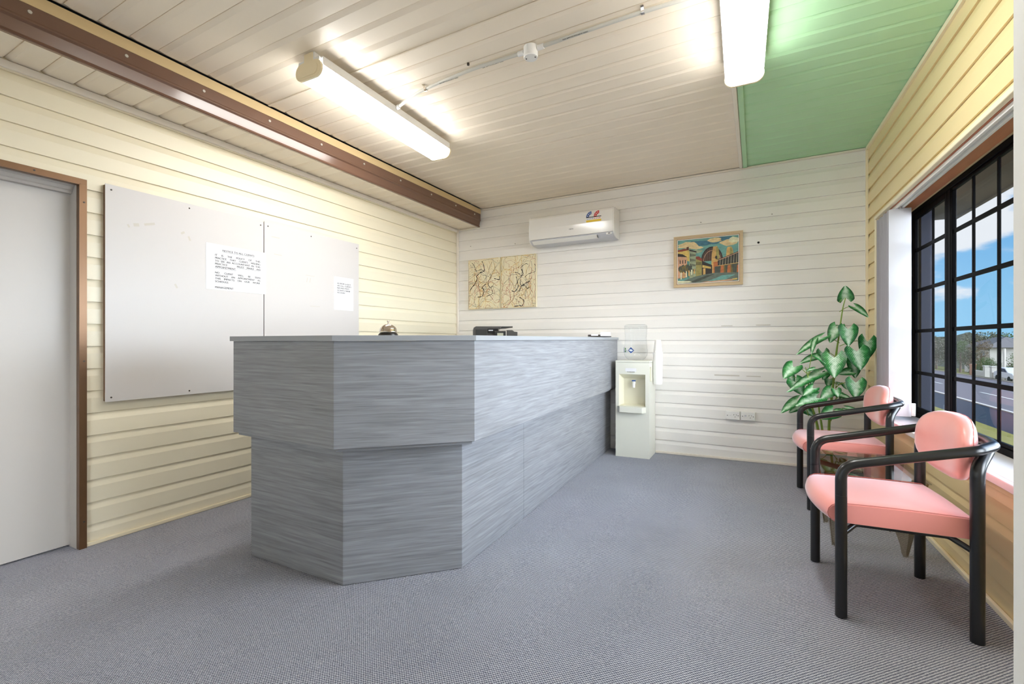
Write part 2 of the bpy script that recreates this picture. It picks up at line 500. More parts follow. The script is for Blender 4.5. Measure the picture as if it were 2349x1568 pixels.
def siding(mb, org, al, t, out, L, T, pitch, phase, d=.012, s=.044, rects=None, gw=.0022, gd=.003):
    """lapped boards: al = along, t = direction in which each board drops back and slopes out again"""
    org, al, t, out = V(org), V(al), V(t), V(out)
    rects = rects or [(0, L, 0, T)]
    for l0, l1, t0, t1 in rects:
        k = math.floor((t0-phase)/pitch)
        ev = []
        while True:
            b = phase+k*pitch
            if b > t1: break
            for (q, o, tt) in ((b, -gd, ''), (b+gw, -gd, ''), (b+gw+.0001, .0005, ''), (b+s, d, ''), (b+pitch, d, 'e')):
                ev.append((q, o))
            k += 1
        # clip
        pr = []
        for (a, oa), (b, ob) in zip(ev, ev[1:]):
            if b < t0-1e-9 or a > t1+1e-9: continue
            if abs(b-a) < 1e-9:
                if t0 < a < t1: pr.append(((a, oa), (b, ob)))
                continue
            a2, b2 = max(a, t0), min(b, t1)
            if b2-a2 < 1e-6: continue
            f = lambda q: oa+(ob-oa)*(q-a)/(b-a)
            pr.append(((a2, f(a2)), (b2, f(b2))))
        for (a, oa), (b, ob) in pr:
            p = [org+al*l0+t*a+out*oa, org+al*l1+t*a+out*oa, org+al*l1+t*b+out*ob, org+al*l0+t*b+out*ob]
            mb.poly(p)
Z = V((0, 0, 1)); X = V((1, 0, 0)); Y = V((0, 1, 0))

# ---- floor
YF = -1.6
mb = MB()
mb.hexa([V((XL-.2, YF-.1, fz(XL-.2)-.12)), V((1.25, YF-.1, fz(1.25)-.12)), V((1.15, YB+.1, fz(1.15)-.12)), V((XL-.2, YB+.1, fz(XL-.2)-.12))],
        [V((XL-.2, YF-.1, fz(XL-.2))), V((1.25, YF-.1, fz(1.25))), V((1.15, YB+.1, fz(1.15))), V((XL-.2, YB+.1, fz(XL-.2)))])
tag(mb.build('floor', carpet_mat()), 'blue grey ribbed loop pile carpet covering the whole floor', 'carpet', kind='structure')

# ---- left wall with a door opening
DY0, DY1, DZ = .31, 1.150, 2.045
mb = MB()
siding(mb, (XL-.0125, YF, ZL+.015), Y, -Z, X, YB-YF, 2.75, .130, (ZL+.015-1.886) % .13,
       rects=[(0, DY0-YF, 0, 2.65), (DY1-YF, YB-YF, 0, 2.65), (DY0-YF, DY1-YF, 0, ZL+.015-DZ)])
mb.box((XL-.20, DY0-.05, -.1), (XL-.141, DY1+.05, DZ+.1))
for a, b, z0, z1 in ((YF, DY0, -.06, ZL+.3), (DY1, YB+.1, -.06, ZL+.3), (DY0, DY1, DZ, ZL+.3)):
    mb.box((XL-.14, a, z0), (XL-.020, b, z1))
tag(mb.build('wall_left', M['cream'], recalc=False), 'cream lapped vinyl cladding wall behind the whiteboards', 'wall', kind='structure')
# ---- back wall
mb = MB()
siding(mb, (XL-.02, YB+.0125, ZC+.02), X, -Z, -Y, 4.35, 2.9, .1284, (ZC+.02-2.689) % .1284)
mb.box((XL-.14, YB+.020, -.09), (1.15, YB+.14, ZC+.1))
tag(mb.build('wall_back', M['offwhite'], recalc=False), 'off-white lapped vinyl cladding wall behind the air conditioner', 'wall', kind='structure')
for pts in (((.0, 1.285, .12, .008), (-.30, 1.285, .10, .006)), ((-.36, .80, .22, .012), (-.08, .80, .12, .008))):
    for x, z, w_, h_ in pts:
        mb = MB(); mb.box((x, YB-.0016, z), (x+w_, YB-.0005, z+h_)); o_ = mb.build('tape_residue', M['tape']); o_.parent = bpy.data.objects['wall_back']
# ---- right wall with the window opening
U0, U1 = ru(4.585), ru(1.575); WZ0, WZ1 = .575, 2.115
ULEN = ru(YF)
mb = MB()
siding(mb, rp(0, .0125, ZC+.02), RD, -Z, -RN, ULEN, 2.83, .1284, (ZC+.02-2.689) % .1284,
       rects=[(0, ULEN, 0, ZC+.02-WZ1-.012), (0, U0-.012, ZC+.02-WZ1-.012, 2.83), (U1+.012, ULEN, ZC+.02-WZ1-.012, 2.83), (U0-.012, U1+.012, ZC+.02-WZ0+.03, 2.83)])
for a, b, z0, z1 in ((-.1, ULEN, WZ1, ZC+.1), (-.1, U0, -.02, WZ1), (U1, ULEN, -.02, WZ1), (U0, U1, -.02, WZ0-.035)):
    mb.hexa([rp(a, .020, z0), rp(b, .020, z0), rp(b, .25, z0), rp(a, .25, z0)], [rp(a, .020, z1), rp(b, .020, z1), rp(b, .25, z1), rp(a, .25, z1)])
tag(mb.build('wall_right', M['cream_shaded'], recalc=False), 'cream lapped vinyl cladding wall around the window, shade put into its colour', 'wall', kind='structure')
# ---- front wall and the nib at the right
FX0, FX1, FZ0, FZ1 = -2.7, -.3, .12, 2.12
mb = MB(); mb.box((XL-.1, YF-.1, -.1), (FX0, YF, ZC+.1)); mb.box((FX1, YF-.1, -.1), (1.2, YF, ZC+.1)); mb.box((FX0, YF-.1, FZ1), (FX1, YF, ZC+.1)); mb.box((FX0, YF-.1, -.1), (FX1, YF, FZ0))
tag(mb.build('wall_front', M['plaster']), 'plain white painted wall closing the room', 'wall', kind='structure')
mb = MB(); mb.box((.4265, 1.06, fz(.43)), (.925, 1.2, ZC-.001))
tag(mb.build('wall_nib', M['plaster']), 'pale painted wall end at the right edge of the photo', 'wall', kind='structure')
# ---- ceilings
mb = MB()
siding(mb, (XBEAM+.03, YF, ZC+.0095), X, Y, -Z, 3.0, 2.035-YF, .1365, (.942-YF) % .1365, d=.009, s=.040, gw=.010, gd=.003)
siding(mb, (XBEAM+.03, 2.035, ZC+.0085), X, Y, -Z, -.135-XBEAM-.03, YB-2.035, .1365, (2.151-2.035) % .1365, d=.008, s=.036, gw=.014, gd=.003)
siding(mb, (-.03, YF, ZC+.0095), X, Y, -Z, 1.15, 1.9-YF, .1365, (.942-YF) % .1365)
mb.box((XBEAM-.02, YF-.1, ZC+.024), (1.15, YB+.1, ZC+.1))
tag(mb.build('ceiling', M['ceil'], recalc=False), 'beige lapped vinyl ceiling boards', 'ceiling', kind='structure')
mb = MB()
siding(mb, (-.075, 1.9, ZC+.008), X, Y, -Z, 1.05, YB-1.9, .1365, (3.06-1.9) % .1365, d=.008, s=.036, gw=.014, gd=.003)
tag(mb.build('ceiling_right', M['green'], recalc=False), 'pale green lapped vinyl ceiling boards beside the window wall', 'ceiling', kind='structure')
mb = MB()
siding(mb, (XL-.01, YF, ZL+.0125), X, Y, -Z, XBEAM-XL-.025, YB-YF, .1375, (.833-YF) % .1375, d=.012, s=.034, gw=.012, gd=.003)
mb.box((XL-.14, YF-.1, ZL+.030), (XBEAM-.035, YB+.1, ZL+.06))
tag(mb.build('ceiling_left', M['ceil'], recalc=False), 'lowered strip of beige ceiling boards between beam and left wall', 'ceiling', kind='structure')
# ---- trims
def trim(n, boxes, m, label):
    mb = MB()
    for a, b in boxes: mb.box(a, b)
    return tag(mb.build('trim_%d' % n, m, bevel=.003), label, 'trim', kind='structure')
trim(1, [((XL+.0, YF, ZL-.042), (XL+.018, YB-.015, ZL-.003))], M['trim'], 'white strip along the top of the left wall')
trim(2, [((XL+.0, YB-.026, fz(XL)+.002), (XL+.026, YB-.0, ZL-.003))], M['trim'], 'white corner strip between left and back wall')
trim(3, [((-.140, 1.92, ZC-.018), (-.112, YB-.022, ZC-.002))], M['trim'], 'white joint strip running along the ceiling')
trim(4, [((-.109, 1.92, ZC-.016), (-.073, YB-.022, ZC-.002))], M['green'], 'green joint strip beside the green ceiling')
mb = MB(); mb.hexa([rp(.0, -.014, .01), rp(.026, -.014, .01), rp(.026, .002, .01), rp(0, .002, .01)], [rp(.0, -.014, ZC-.004), rp(.026, -.014, ZC-.004), rp(.026, .002, ZC-.004), rp(0, .002, ZC-.004)])
tag(mb.build('trim_5', M['creamtrim']), 'cream corner strip between back and right wall', 'trim', kind='structure')
mb = MB(); mb.hexa([rp(.03, -.016, ZC-.032), rp(ULEN, -.016, ZC-.032), rp(ULEN, .0, ZC-.032), rp(.03, .0, ZC-.032)], [rp(.03, -.016, ZC-.004), rp(ULEN, -.016, ZC-.004), rp(ULEN, .0, ZC-.004), rp(.03, .0, ZC-.004)])
tag(mb.build('trim_6', M['creamtrim']), 'cream strip along the top of the right wall', 'trim', kind='structure')
trim(7, [((XBEAM+.03, YB-.016, ZC-.02), (.83, YB, ZC-.003))], M['trim'], 'white strip along the top of the back wall')
trim(8, [((XBEAM+.032, 2.026, ZC-.010), (-.15, 2.044, ZC-.001))], M['ceil'], 'thin joint strip across the ceiling')
trim(9, [((XL+.03, YB-.014, ZL-.018), (XBEAM-.01, YB, ZL-.003))], M['trim'], 'white strip above the back wall under the lowered ceiling')
def base(name, pts, m, label):
    mb = MB(); mb.prism(pts, lambda x, y: fz(x)+.0005, lambda x, y: fz(x)+.024)
    return tag(mb.build(name, m, bevel=.004), label, 'skirting', kind='structure')
base('baseboard_left', [(XL, DY1+.005), (XL+.014, DY1+.005), (XL+.014, YB-.03), (XL, YB-.03)], M['creamtrim'], 'low cream strip along the foot of the left wall')
base('baseboard_back', [(-.92, YB-.014), (.82, YB-.014), (.82, YB), (-.92, YB)], M['trim'], 'low white strip along the foot of the back wall')
a = [rp(.03, -.018, 0), rp(ru(1.21), -.018, 0), rp(ru(1.21), -.001, 0), rp(.03, -.001, 0)]
mb = MB(); mb.hexa([V((p.x, p.y, fz(p.x)+.0005)) for p in a], [V((p.x, p.y, fz(p.x)+.026)) for p in a])
tag(mb.build('baseboard_right', M['creamtrim'], bevel=.004), 'low cream strip along the foot of the right wall', 'skirting', kind='structure')

# ---- beam
bm_ = wroot('ceiling_beam', (XBEAM, 1.6, ZL), 'brown steel beam with pale timber strip running along the ceiling step', 'beam')
mb = MB()
prof = [(-.03, ZC-.062), (0, ZC-.062), (0, 2.672), (.004, 2.664), (.004, 2.655), (-.006, 2.646), (-.016, 2.592), (-.006, 2.576), (-.012, 2.572), (-.035, 2.574)]
for (x0, z0), (x1, z1) in zip(prof, prof[1:]):
    mb.poly([(XBEAM+x0, YF, z0), (XBEAM+x0, YB-.012, z0), (XBEAM+x1, YB-.012, z1), (XBEAM+x1, YF, z1)])
mb.poly([(XBEAM+x, YB-.012, z) for x, z in prof])
mb.poly([(XBEAM-.03, YF, ZC-.062), (XBEAM-.03, YB-.012, ZC-.062), (XBEAM-.035, YB-.012, 2.574), (XBEAM-.035, YF, 2.574)])
mb.build('steel_channel', M['bronze'], bm_)
mb = MB(); mb.box((XBEAM-.03, YF, ZC-.0615), (XBEAM+.003, YB-.012, ZC-.001))
mb.build('timber_strip', M['timber'], bm_)
for y in (.84, 1.22, 1.62, 2.06, 2.50, 2.95, 3.42, 3.9, 4.35, 4.75):
    mb = MB(); mb.disc((XBEAM+.0005, y, 2.705), X, .0085, .004, 10)
    mb.build('screw', M['screw'], bm_)

# ---- door_1
dr = empty('door_1', (XL-.05, .72, fz(XL))); dr['_w'] = 1; ROOTS.append(dr)
tag(dr, 'pale grey flush door in a bronze angle frame at the left edge', 'door', kind='structure')
mb = MB(); mb.box((XL-.10-.035, DY0+.0, fz(XL)+.008), (XL-.10, DY1-.018, 1.995)); mb.build('door_leaf', M['door'], dr)
mb = MB(); mb.box((XL-.135, DY1-.018, fz(XL)), (XL-.012, DY1-.001, DZ-.002)); mb.build('jamb', M['doorjamb'], dr)
mb = MB()
pr = [(-.099, 1.997), (-.085, 1.985), (-.07, 1.987), (-.066, 2.0), (-.055, 2.006), (-.048, 2.022), (-.03, 2.026), (-.024, 2.043), (-.099, 2.043)]
for (x0, z0), (x1, z1) in zip(pr, pr[1:]):
    mb.poly([(XL+x0, DY0, z0), (XL+x0, DY1-.019, z0), (XL+x1, DY1-.019, z1), (XL+x1, DY0, z1)])
mb.poly([(XL+x, DY1-.019, z) for x, z in pr]); mb.build('head_moulding', M['doorjamb'], dr)
mb = MB()
mb.box((XL+.0, DY1-.012, fz(XL)), (XL+.022, DY1+.018, DZ-.0145)); mb.box((XL-.012, DY1-.016, fz(XL)), (XL+.022, DY1-.012, DZ-.012))
mb.box((XL+.0, DY0, DZ-.014), (XL+.022, DY1+.018, DZ+.017)); mb.box((XL-.012, DY0, DZ-.018), (XL+.022, DY1-.012, DZ-.014))
mb.build('frame', M['doorbronze'], dr)
for p in ((1.155, 1.93), (1.155, 1.02), (1.155, .1), (.95, 2.046), (.6, 2.046)):
    mb = MB(); mb.disc((XL+.0222, p[0], p[1]), X, .005, .0015, 8); mb.build('screw', M['darkscrew'], dr)

# ---- window_1
def rbox(mb, u0, u1, w0, w1, z0, z1, mi=None):
    return mb.hexa([rp(u0, w0, z0), rp(u1, w0, z0), rp(u1, w1, z0), rp(u0, w1, z0)], [rp(u0, w0, z1), rp(u1, w0, z1), rp(u1, w1, z1), rp(u0, w1, z1)], mi)
wn = empty('window_1', tuple(rp((U0+U1)/2, .2, WZ0))); wn['_w'] = 1; ROOTS.append(wn)
tag(wn, 'black framed multi-pane window looking onto the road', 'window', kind='structure')
YW = [4.49, 4.38, 3.838, 3.741, 2.61-.25, 2.61-.35, 1.715, 1.605]   # jamb, mullions, jamb
mb = MB()
rbox(mb, U0+.001, U1-.001, .185, .215, WZ0+.001, WZ0+.035); rbox(mb, U0+.001, U1-.001, .185, .215, WZ1-.035, WZ1-.001)
rbox(mb, U0+.001, ru(4.46), .185, .215, WZ0+.035, WZ1-.035); rbox(mb, ru(1.65), U1-.001, .185, .215, WZ0+.035, WZ1-.035)
for a, b in ((3.815, 3.765), (2.335, 2.285)): rbox(mb, ru(a), ru(b), .190, .210, WZ0+.035, WZ1-.035)
mb.build('frame', M['frame'], wn, bevel=.003)
secs = [(4.46, 3.815, (4.085,), .200), (3.765, 2.335, (3.485, 3.20, 2.92, 2.64), .203), (2.285, 1.65, (1.96,), .200)]
rows = (.905, 1.21, 1.51, 1.81)
for ya, yb, bars, w in secs:
    z0, z1 = WZ0+.0355, WZ1-.0355
    mb = MB()
    fr = .040 if len(bars) == 1 else .018
    a, b = ru(ya)+.0005, ru(yb)-.0005
    rbox(mb, a, a+fr, w-.011, w+.011, z0, z1); rbox(mb, b-fr, b, w-.011, w+.011, z0, z1)
    rbox(mb, a+fr, b-fr, w-.011, w+.011, z0, z0+fr); rbox(mb, a+fr, b-fr, w-.011, w+.011, z1-fr, z1)
    s_ = mb.build('sash', M['frame'], wn, bevel=.003)
    mb = MB()
    for yv in bars: rbox(mb, ru(yv)-.008, ru(yv)+.008, w-.005, w+.005, z0+fr, z1-fr)
    for zv in rows:
        us = [a+fr]+[q for yv in bars for q in (ru(yv)-.008, ru(yv)+.008)]+[b-fr]
        for i in range(0, len(us), 2): rbox(mb, us[i], us[i+1], w-.005, w+.005, zv-.012, zv+.012)
    g = mb.build('glazing_bars', M['frame'], s_); g.matrix_parent_inverse = Matrix.Identity(4)
    mb = MB(); rbox(mb, a+fr*.8, b-fr*.8, w-.002, w+.002, z0+fr*.8, z1-fr*.8)
    g = mb.build('glass', M['glass'], s_); g.matrix_parent_inverse = Matrix.Identity(4)
mb = MB(); rbox(mb, U0-.02, U1+.02, -.03, -.0005, WZ0-.033, WZ0+.0); rbox(mb, U0+.001, U1-.001, -.0005, .25, WZ0-.033, WZ0)
mb.build('sill', M['sill'], wn, bevel=.004)
mb = MB(); rbox(mb, U0+.012, U1-.012, .012, .163, WZ1-.010, WZ1-.001); mb.build('head_lining', M['wood'], wn)
mb = MB(); rbox(mb, U0+.001, U0+.011, .0, .163, WZ0+.001, WZ1-.001); rbox(mb, U1-.011, U1-.001, .0, .163, WZ0+.001, WZ1-.001); mb.build('side_lining', M['creamtrim'], wn)
mb = MB()
rbox(mb, U0-.014, U1+.014, -.016, .012, WZ1-.008, WZ1+.020); rbox(mb, U0-.014, U0+.001, -.014, -.0, WZ0+.0, WZ1-.008); rbox(mb, U1-.001, U1+.014, -.014, -.0, WZ0+.0, WZ1-.008)
mb.build('edge_trim', M['creamtrim'], wn, bevel=.005)

# ---- fill_window, an added, unseen opening behind the camera that lets in fill light
w2 = empty('fill_window', ((FX0+FX1)/2, YF-.05, FZ0)); w2['_w'] = 1; ROOTS.append(w2)
tag(w2, 'black framed window added unseen in the front wall to let in fill daylight', 'window', kind='structure')
mb = MB()
for a, b in ((FX0, FX0+.05), ((FX0+FX1)/2-.025, (FX0+FX1)/2+.025), (FX1-.05, FX1)): mb.box((a, YF-.08, FZ0), (b, YF-.02, FZ1))
for a, b in ((FZ0, FZ0+.05), (FZ1-.05, FZ1)): mb.box((FX0+.05, YF-.08, a), ((FX0+FX1)/2-.025, YF-.02, b)); mb.box(((FX0+FX1)/2+.025, YF-.08, a), (FX1-.05, YF-.02, b))
mb.build('frame', M['frame'], w2)  # frame of the added fill window
for a, b in ((FX0+.05, (FX0+FX1)/2-.025), ((FX0+FX1)/2+.025, FX1-.05)):
    mb = MB(); mb.box((a, YF-.052, FZ0+.05), (b, YF-.048, FZ1-.05)); mb.build('glass', M['glass'], w2)  # panes of the added fill window

# ---- vertical blind drawn to the back end
bl = wroot('vertical_blind', tuple(rp(ru(4.3), .04, WZ0)), 'white vertical blind drawn back at the far end of the window', 'blind')
mb = MB()
rbox(mb, U0+.014, U1-.014, .018, .034, WZ1-.032, WZ1-.0105); rbox(mb, U0+.014, U1-.014, .052, .068, WZ1-.032, WZ1-.0105); rbox(mb, U0+.014, U1-.014, .034, .052, WZ1-.018, WZ1-.0105)
mb.build('head_rail', M['white'], bl, bevel=.002)
ys = [4.17+.026*k for k in range(13)]
for i, yv in enumerate(ys):
    c = rp(ru(yv), .043, 0)
    mb = MB()
    o_ = RN*.0635; th = RD*.0006
    dx = -.0045*math.sin(i*1.7)
    pts = []
    for k in range(9):
        t = -1+k/4
        pts.append(c+o_*t+RN*dx+RD*(.006*(1-t*t)))
    z0, z1 = .602+.002*(i % 2), WZ1-.036
    for A, B in zip(pts, pts[1:]):
        mb.hexa([A+th+Z*z0, B+th+Z*z0, B-th+Z*z0, A-th+Z*z0], [A+th+Z*z1, B+th+Z*z1, B-th+Z*z1, A-th+Z*z1])
    bmesh.ops.remove_doubles(mb.bm, verts=mb.bm.verts[:], dist=1e-5)
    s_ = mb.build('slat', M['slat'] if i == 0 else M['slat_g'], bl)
    mb = MB(); mb.box(c+V((-.004, -.004, z1)), c+V((.004, .004, WZ1-.018))); g = mb.build('hook', M['screw'], s_); g.matrix_parent_inverse = Matrix.Identity(4)
mb = MB(); rbox(mb, ru(4.15)-.004, ru(4.15)+.004, .100, .124, .61, .70); mb.build('chain_weight', M['white'], bl, bevel=.003)

# ------------------------------------------------------------------ ceiling lamps
def batten(cx0, y0, cx1, y1, label):
    a, b = V((cx0, y0, 0)), V((cx1, y1, 0))
    t = wroot('ceiling_light', ((cx0+cx1)/2, (y0+y1)/2, ZC), label, 'ceiling light', 'fluorescent battens on the ceiling')
    d = (b-a).normalized(); sd = V((d.y, -d.x, 0)); L = (b-a).length
    Mx = Matrix(((sd.x, d.x, 0, a.x), (sd.y, d.y, 0, a.y), (0, 0, 1, 0), (0, 0, 0, 1)))
    # spine on the ceiling
    mb = MB(); mb.box((-.086, .005, 2.7455), (.086, L-.005, 2.765), M=Mx); mb.box((-.045, .005, 2.765), (.045, L-.005, ZC-.0005), M=Mx)
    for sx in (-1, 1): mb.box((sx*.1005, .017, 2.716), (sx*.1030, L-.017, 2.765), M=Mx); mb.box((sx*.086, .017, 2.757), (sx*.1005, L-.017, 2.765), M=Mx)  # side lips added to keep the diffuser's light off the ceiling
    mb.build('spine', M['white'], t)
    def stad(hw, z0, z1, n=10):
        r = (z1-z0)/2; zc = (z0+z1)/2; o = []
        for k in range(n+1):
            q = -PI/2+PI*k/n; o.append((hw-r+r*math.cos(q), zc+r*math.sin(q)))
        for k in range(n+1):
            q = PI/2+PI*k/n; o.append((-hw+r+r*math.cos(q), zc+r*math.sin(q)))
        return o
    def ext(prof, y0_, y1_, m, name, par=None, bevel=None):
        mb = MB()
        A = [mb.v(Mx @ V((x, y0_, z))) for x, z in prof]; B = [mb.v(Mx @ V((x, y1_, z))) for x, z in prof]
        n = len(prof)
        for i in range(n): mb.face([A[i], A[(i+1) % n], B[(i+1) % n], B[i]], None, True)
        mb.face(A[::-1]); mb.face(B)
        return mb.build(name, m, par or t, bevel=bevel)
    ext(stad(.100, 2.655, 2.745), .016, L-.016, M['lamp'], 'diffuser')
    for y_a, y_b, s in ((0, .016, 0), (L-.016, L, 1)):
        mb = MB()
        p = stad(.106, 2.650, 2.752)
        A = [mb.v(Mx @ V((x, y_a, z))) for x, z in p]; B = [mb.v(Mx @ V((x, y_b, z))) for x, z in p]
        n = len(p)
        for i in range(n): mb.face([A[i], A[(i+1) % n], B[(i+1) % n], B[i]])
        mb.face(A[::-1]); mb.face(B)
        yt = y_a if s == 0 else y_b
        mb.box((-.036, min(yt, yt+(.012 if s == 0 else -.012)), 2.750), (.036, max(yt, yt+(.012 if s == 0 else -.012)), ZC-.0005), M=Mx)
        c = mb.build('end_cap', M['lampcap'], t, bevel=.002)
        q = stad(.078, 2.668, 2.734); yy = (y_a, y_a-.003) if s == 0 else (y_b, y_b+.003)
        mb = MB(); A = [mb.v(Mx @ V((x, yy[0], z))) for x, z in q]; B = [mb.v(Mx @ V((x, yy[1], z))) for x, z in q]
        for i in range(n): mb.face([A[i], A[(i+1) % n], B[(i+1) % n], B[i]])
        mb.face(A[::-1]); mb.face(B)
        g = mb.build('cap_boss', M['lampcap'], c); g.matrix_parent_inverse = Matrix.Identity(4)
    return t
batten(-2.285, 1.775, -2.325, 3.085, 'lit fluorescent batten light on the ceiling beside the brown beam')
batten(-.030, 1.72, -.062, 3.04, 'lit fluorescent batten light on the ceiling where green boards begin')

# ---- conduit and junction box
cd = wroot('conduit', (-1.2, 2.36, ZC), 'grey plastic electrical conduit clipped along the ceiling between the two battens', 'conduit')
zc_ = ZC-.014
mb = MB()
mb.tube(catmull([(-2.20, 2.425, 2.757), (-2.08, 2.40, 2.772), (-1.906, 2.372, zc_), (-1.525, 2.335, zc_), (-1.19, 2.333, zc_-.004)], 6), .0105, 10)
mb.build('pipe', M['conduit'], cd)
mb = MB(); mb.tube(catmull([(-1.06, 2.333, zc_-.004), (-.8, 2.333, zc_), (-.5, 2.332, zc_), (-.15, 2.345, zc_-.004)], 6), .0105, 10)
mb.build('pipe', M['conduit'], cd)
for x0, x1 in ((-2.215, -2.175),):
    mb = MB(); mb.tube([(x0, 2.428, 2.754), (x1, 2.42, 2.760)], .015, 12); mb.build('coupling', M['white'], cd)
for x0, x1 in ((-1.205, -1.168), (-1.082, -1.045)):
    mb = MB(); mb.tube([(x0, 2.333, zc_-.004), (x1, 2.333, zc_-.004)], .0145, 12); mb.build('coupling', M['white'], cd)
for x, y in ((-1.906, 2.372), (-.5, 2.332)):
    mb = MB()
    pts = [(x, y-.034, ZC-.001), (x, y-.020, ZC-.002)]+[(x, y+.013*math.cos(q), zc_+.013*math.sin(q)) for q in [PI+PI*k/8 for k in range(9)]]+[(x, y+.016, ZC-.002)]
    for A, B in zip(pts, pts[1:]):
        A, B = V(A), V(B); n = V((0, 0, .0008))
        mb.hexa([A-X*.008-n, A+X*.008-n, B+X*.008-n, B-X*.008-n], [A-X*.008+n, A+X*.008+n, B+X*.008+n, B-X*.008+n])
    mb.build('clip', M['chrome'], cd)
mb = MB(); mb.disc((-1.52, 2.29, ZC-.001), -Z, .008, .012, 8); mb.build('screw', M['darkscrew'], cd)
for x in (-1.78, -1.45, -.93):
    mb = MB(); put_text(mb, 'UPVC 20mm LGT ELECTRICAL AS2053', (x, 2.333-.0092, zc_-.0085) if x > -1.4 else (x, 2.333+.012*(-x-1.45)/.33-.0092+.012, zc_-.0085), (1, 0, 0), V((0, .7, .7))*-1 if False else V((0, .75, -.66)), .006, bold=.01)
    mb.build('lettering', M['ink'], cd)
jb = wroot('ceiling_junction_box', (-1.125, 2.333, ZC), 'round white junction box in the middle of the ceiling conduit', 'junction box')
mb = MB(); mb.lathe([(.040, ZC-.058), (.041, ZC-.05), (.041, ZC-.001)], (-1.125, 2.333, 0), 24); mb.build('body', M['white'], jb)
mb = MB(); mb.lathe([(.038, ZC-.062), (.0405, ZC-.0585)], (-1.125, 2.333, 0), 24); mb.build('lid', M['white'], jb)
for s in (-1, 1):
    mb = MB(); mb.disc((-1.125+.026*s, 2.333+.004*s, ZC-.0622), -Z, .0045, .001, 8); mb.build('screw', M['darkscrew'], jb)

# ------------------------------------------------------------------ whiteboards and notices
def board(name, y0, y1, z0, z1, label, sc):
    t = wroot(name, (XL+.02, (y0+y1)/2, z0), label, 'whiteboard', 'whiteboards on the left wall')
    mb = MB(); mb.box((XL+.0005, y0+.004, z0+.004), (XL+.0285, y1-.002, z1-.004)); mb.build('backing', M['mdf'], t)
    mb = MB(); mb.box((XL+.0285, y0, z0), (XL+.035, y1, z1)); mb.build('panel', M['board'], t, bevel=.001)
    for y, z in sc:
        mb = MB(); mb.disc((XL+.0351, y, z), X, .0052, .0016, 8); mb.build('screw', M['darkscrew'], t)
    return t
b1 = board('whiteboard', 1.247, 2.229, .775, 2.066, 'larger left whiteboard panel, nearest the door', [(1.275, 2.035), (1.70, 2.035), (2.205, 2.035), (1.275, .80), (1.70, .80), (2.2, .80)])
b2 = board('whiteboard', 2.235, 3.198, .79, 2.074, 'right whiteboard panel, carrying the small refund notice', [(2.265, 2.04), (2.66, 2.04), (3.17, 2.03)])
XP = XL+.035
for (y, z, w, h, a) in ((1.40, 1.855, .03, .02, .2), (1.47, 1.875, .06, .015, .3), (1.66, 1.86, .025, .014, .6), (1.70, 1.83, .012, .03, .4), (1.36, 1.84, .01, .02, .5), (1.62, 1.50, .012, .03, .5)):
    c = V((XP+.0003, y, z)); u = V((0, math.cos(a), math.sin(a))); v = V((0, -math.sin(a), math.cos(a)))
    mb = MB(); mb.poly([c-u*w/2-v*h/2, c+u*w/2-v*h/2, c+u*w/2+v*h/2, c-u*w/2+v*h/2]); mb.build('tape_residue', M['tape'], b1)
for (y, z, w, h, a) in ((2.33, 1.965, .07, .006, .0), (2.35, 1.83, .07, .005, 0), (2.62, 1.66, .006, .04, -.2), (2.65, 1.66, .006, .04, -.2), (2.65, 1.70, .09, .004, 0), (2.70, 1.44, .1, .004, 0)):
    c = V((XP+.0003, y, z)); u = V((0, math.cos(a), math.sin(a))); v = V((0, -math.sin(a), math.cos(a)))
    mb = MB(); mb.poly([c-u*w/2-v*h/2, c+u*w/2-v*h/2, c+u*w/2+v*h/2, c-u*w/2+v*h/2]); mb.build('tape_residue', M['tape'], b2)

n1 = wroot('notice', (XP, 2.02, 1.50), 'large white notice to all clients taped across the two whiteboards', 'notice')
mb = MB(); mb.box((XP+.0006, 1.805, 1.502), (XP+.0018, 2.247, 1.826)); mb.build('sheet', M['paper'], n1)
mb = MB()
ty0, ty1 = 1.866, 2.199; xo = XP+.0021; h = .0132
put_text(mb, 'NOTICE TO ALL CLIENTS', (xo, 2.035, 1.780), Y, Z, h, width=.235, bold=.012, center=True, underline=True)
mb.build('heading', M['ink'], n1); mb = MB()
zz = 1.742; dz = .0208
L1 = ['IT IS THE POLICY OF THIS', 'PRACTICE THAT CLIENTS WISHING', 'TO SEE AN ACCOUNTANT IN THIS']
for i, s in enumerate(L1): put_text(mb, s, (xo, ty0, zz-dz*i), Y, Z, h, width=ty1-ty0, bold=.012, squeeze=.92 if i == 1 else 1, justify=True)
put_text(mb, 'PRACTICE', (xo, ty0, zz-dz*3), Y, Z, h, bold=.012)
put_text(mb, 'MUST   MAKE   AN', (xo, ty0+.155, zz-dz*3), Y, Z, h, width=.178, bold=.012, underline=True)
put_text(mb, 'APPOINTMENT.', (xo, ty0, zz-dz*4), Y, Z, h, bold=.012, width=.148, underline=True)
mb.build('lettering', M['ink'], n1); mb = MB()
for i, s in enumerate(['NO CLIENT WILL BE SEEN', 'WITHOUT AN APPOINTMENT AS', 'THIS IMPACTS ON OUR WORK']):
    put_text(mb, s, (xo, ty0, zz-dz*(6+i)), Y, Z, h, width=ty1-ty0, bold=.012, justify=True)
put_text(mb, 'SCHEDULE.', (xo, ty0, zz-dz*9), Y, Z, h, bold=.012)
mb.build('lettering', M['ink'], n1); mb = MB()
put_text(mb, 'MANAGEMENT', (xo, ty0, zz-dz*11), Y, Z, h, bold=.012)
mb.build('lettering', M['ink'], n1)
n2 = wroot('notice', (XP, 3.01, 1.42), 'small white notice about refunds on the right whiteboard', 'notice')
mb = MB(); mb.box((XP+.0006, 2.902, 1.424), (XP+.0018, 3.127, 1.728)); mb.build('sheet', M['paper'], n2)
mb = MB()
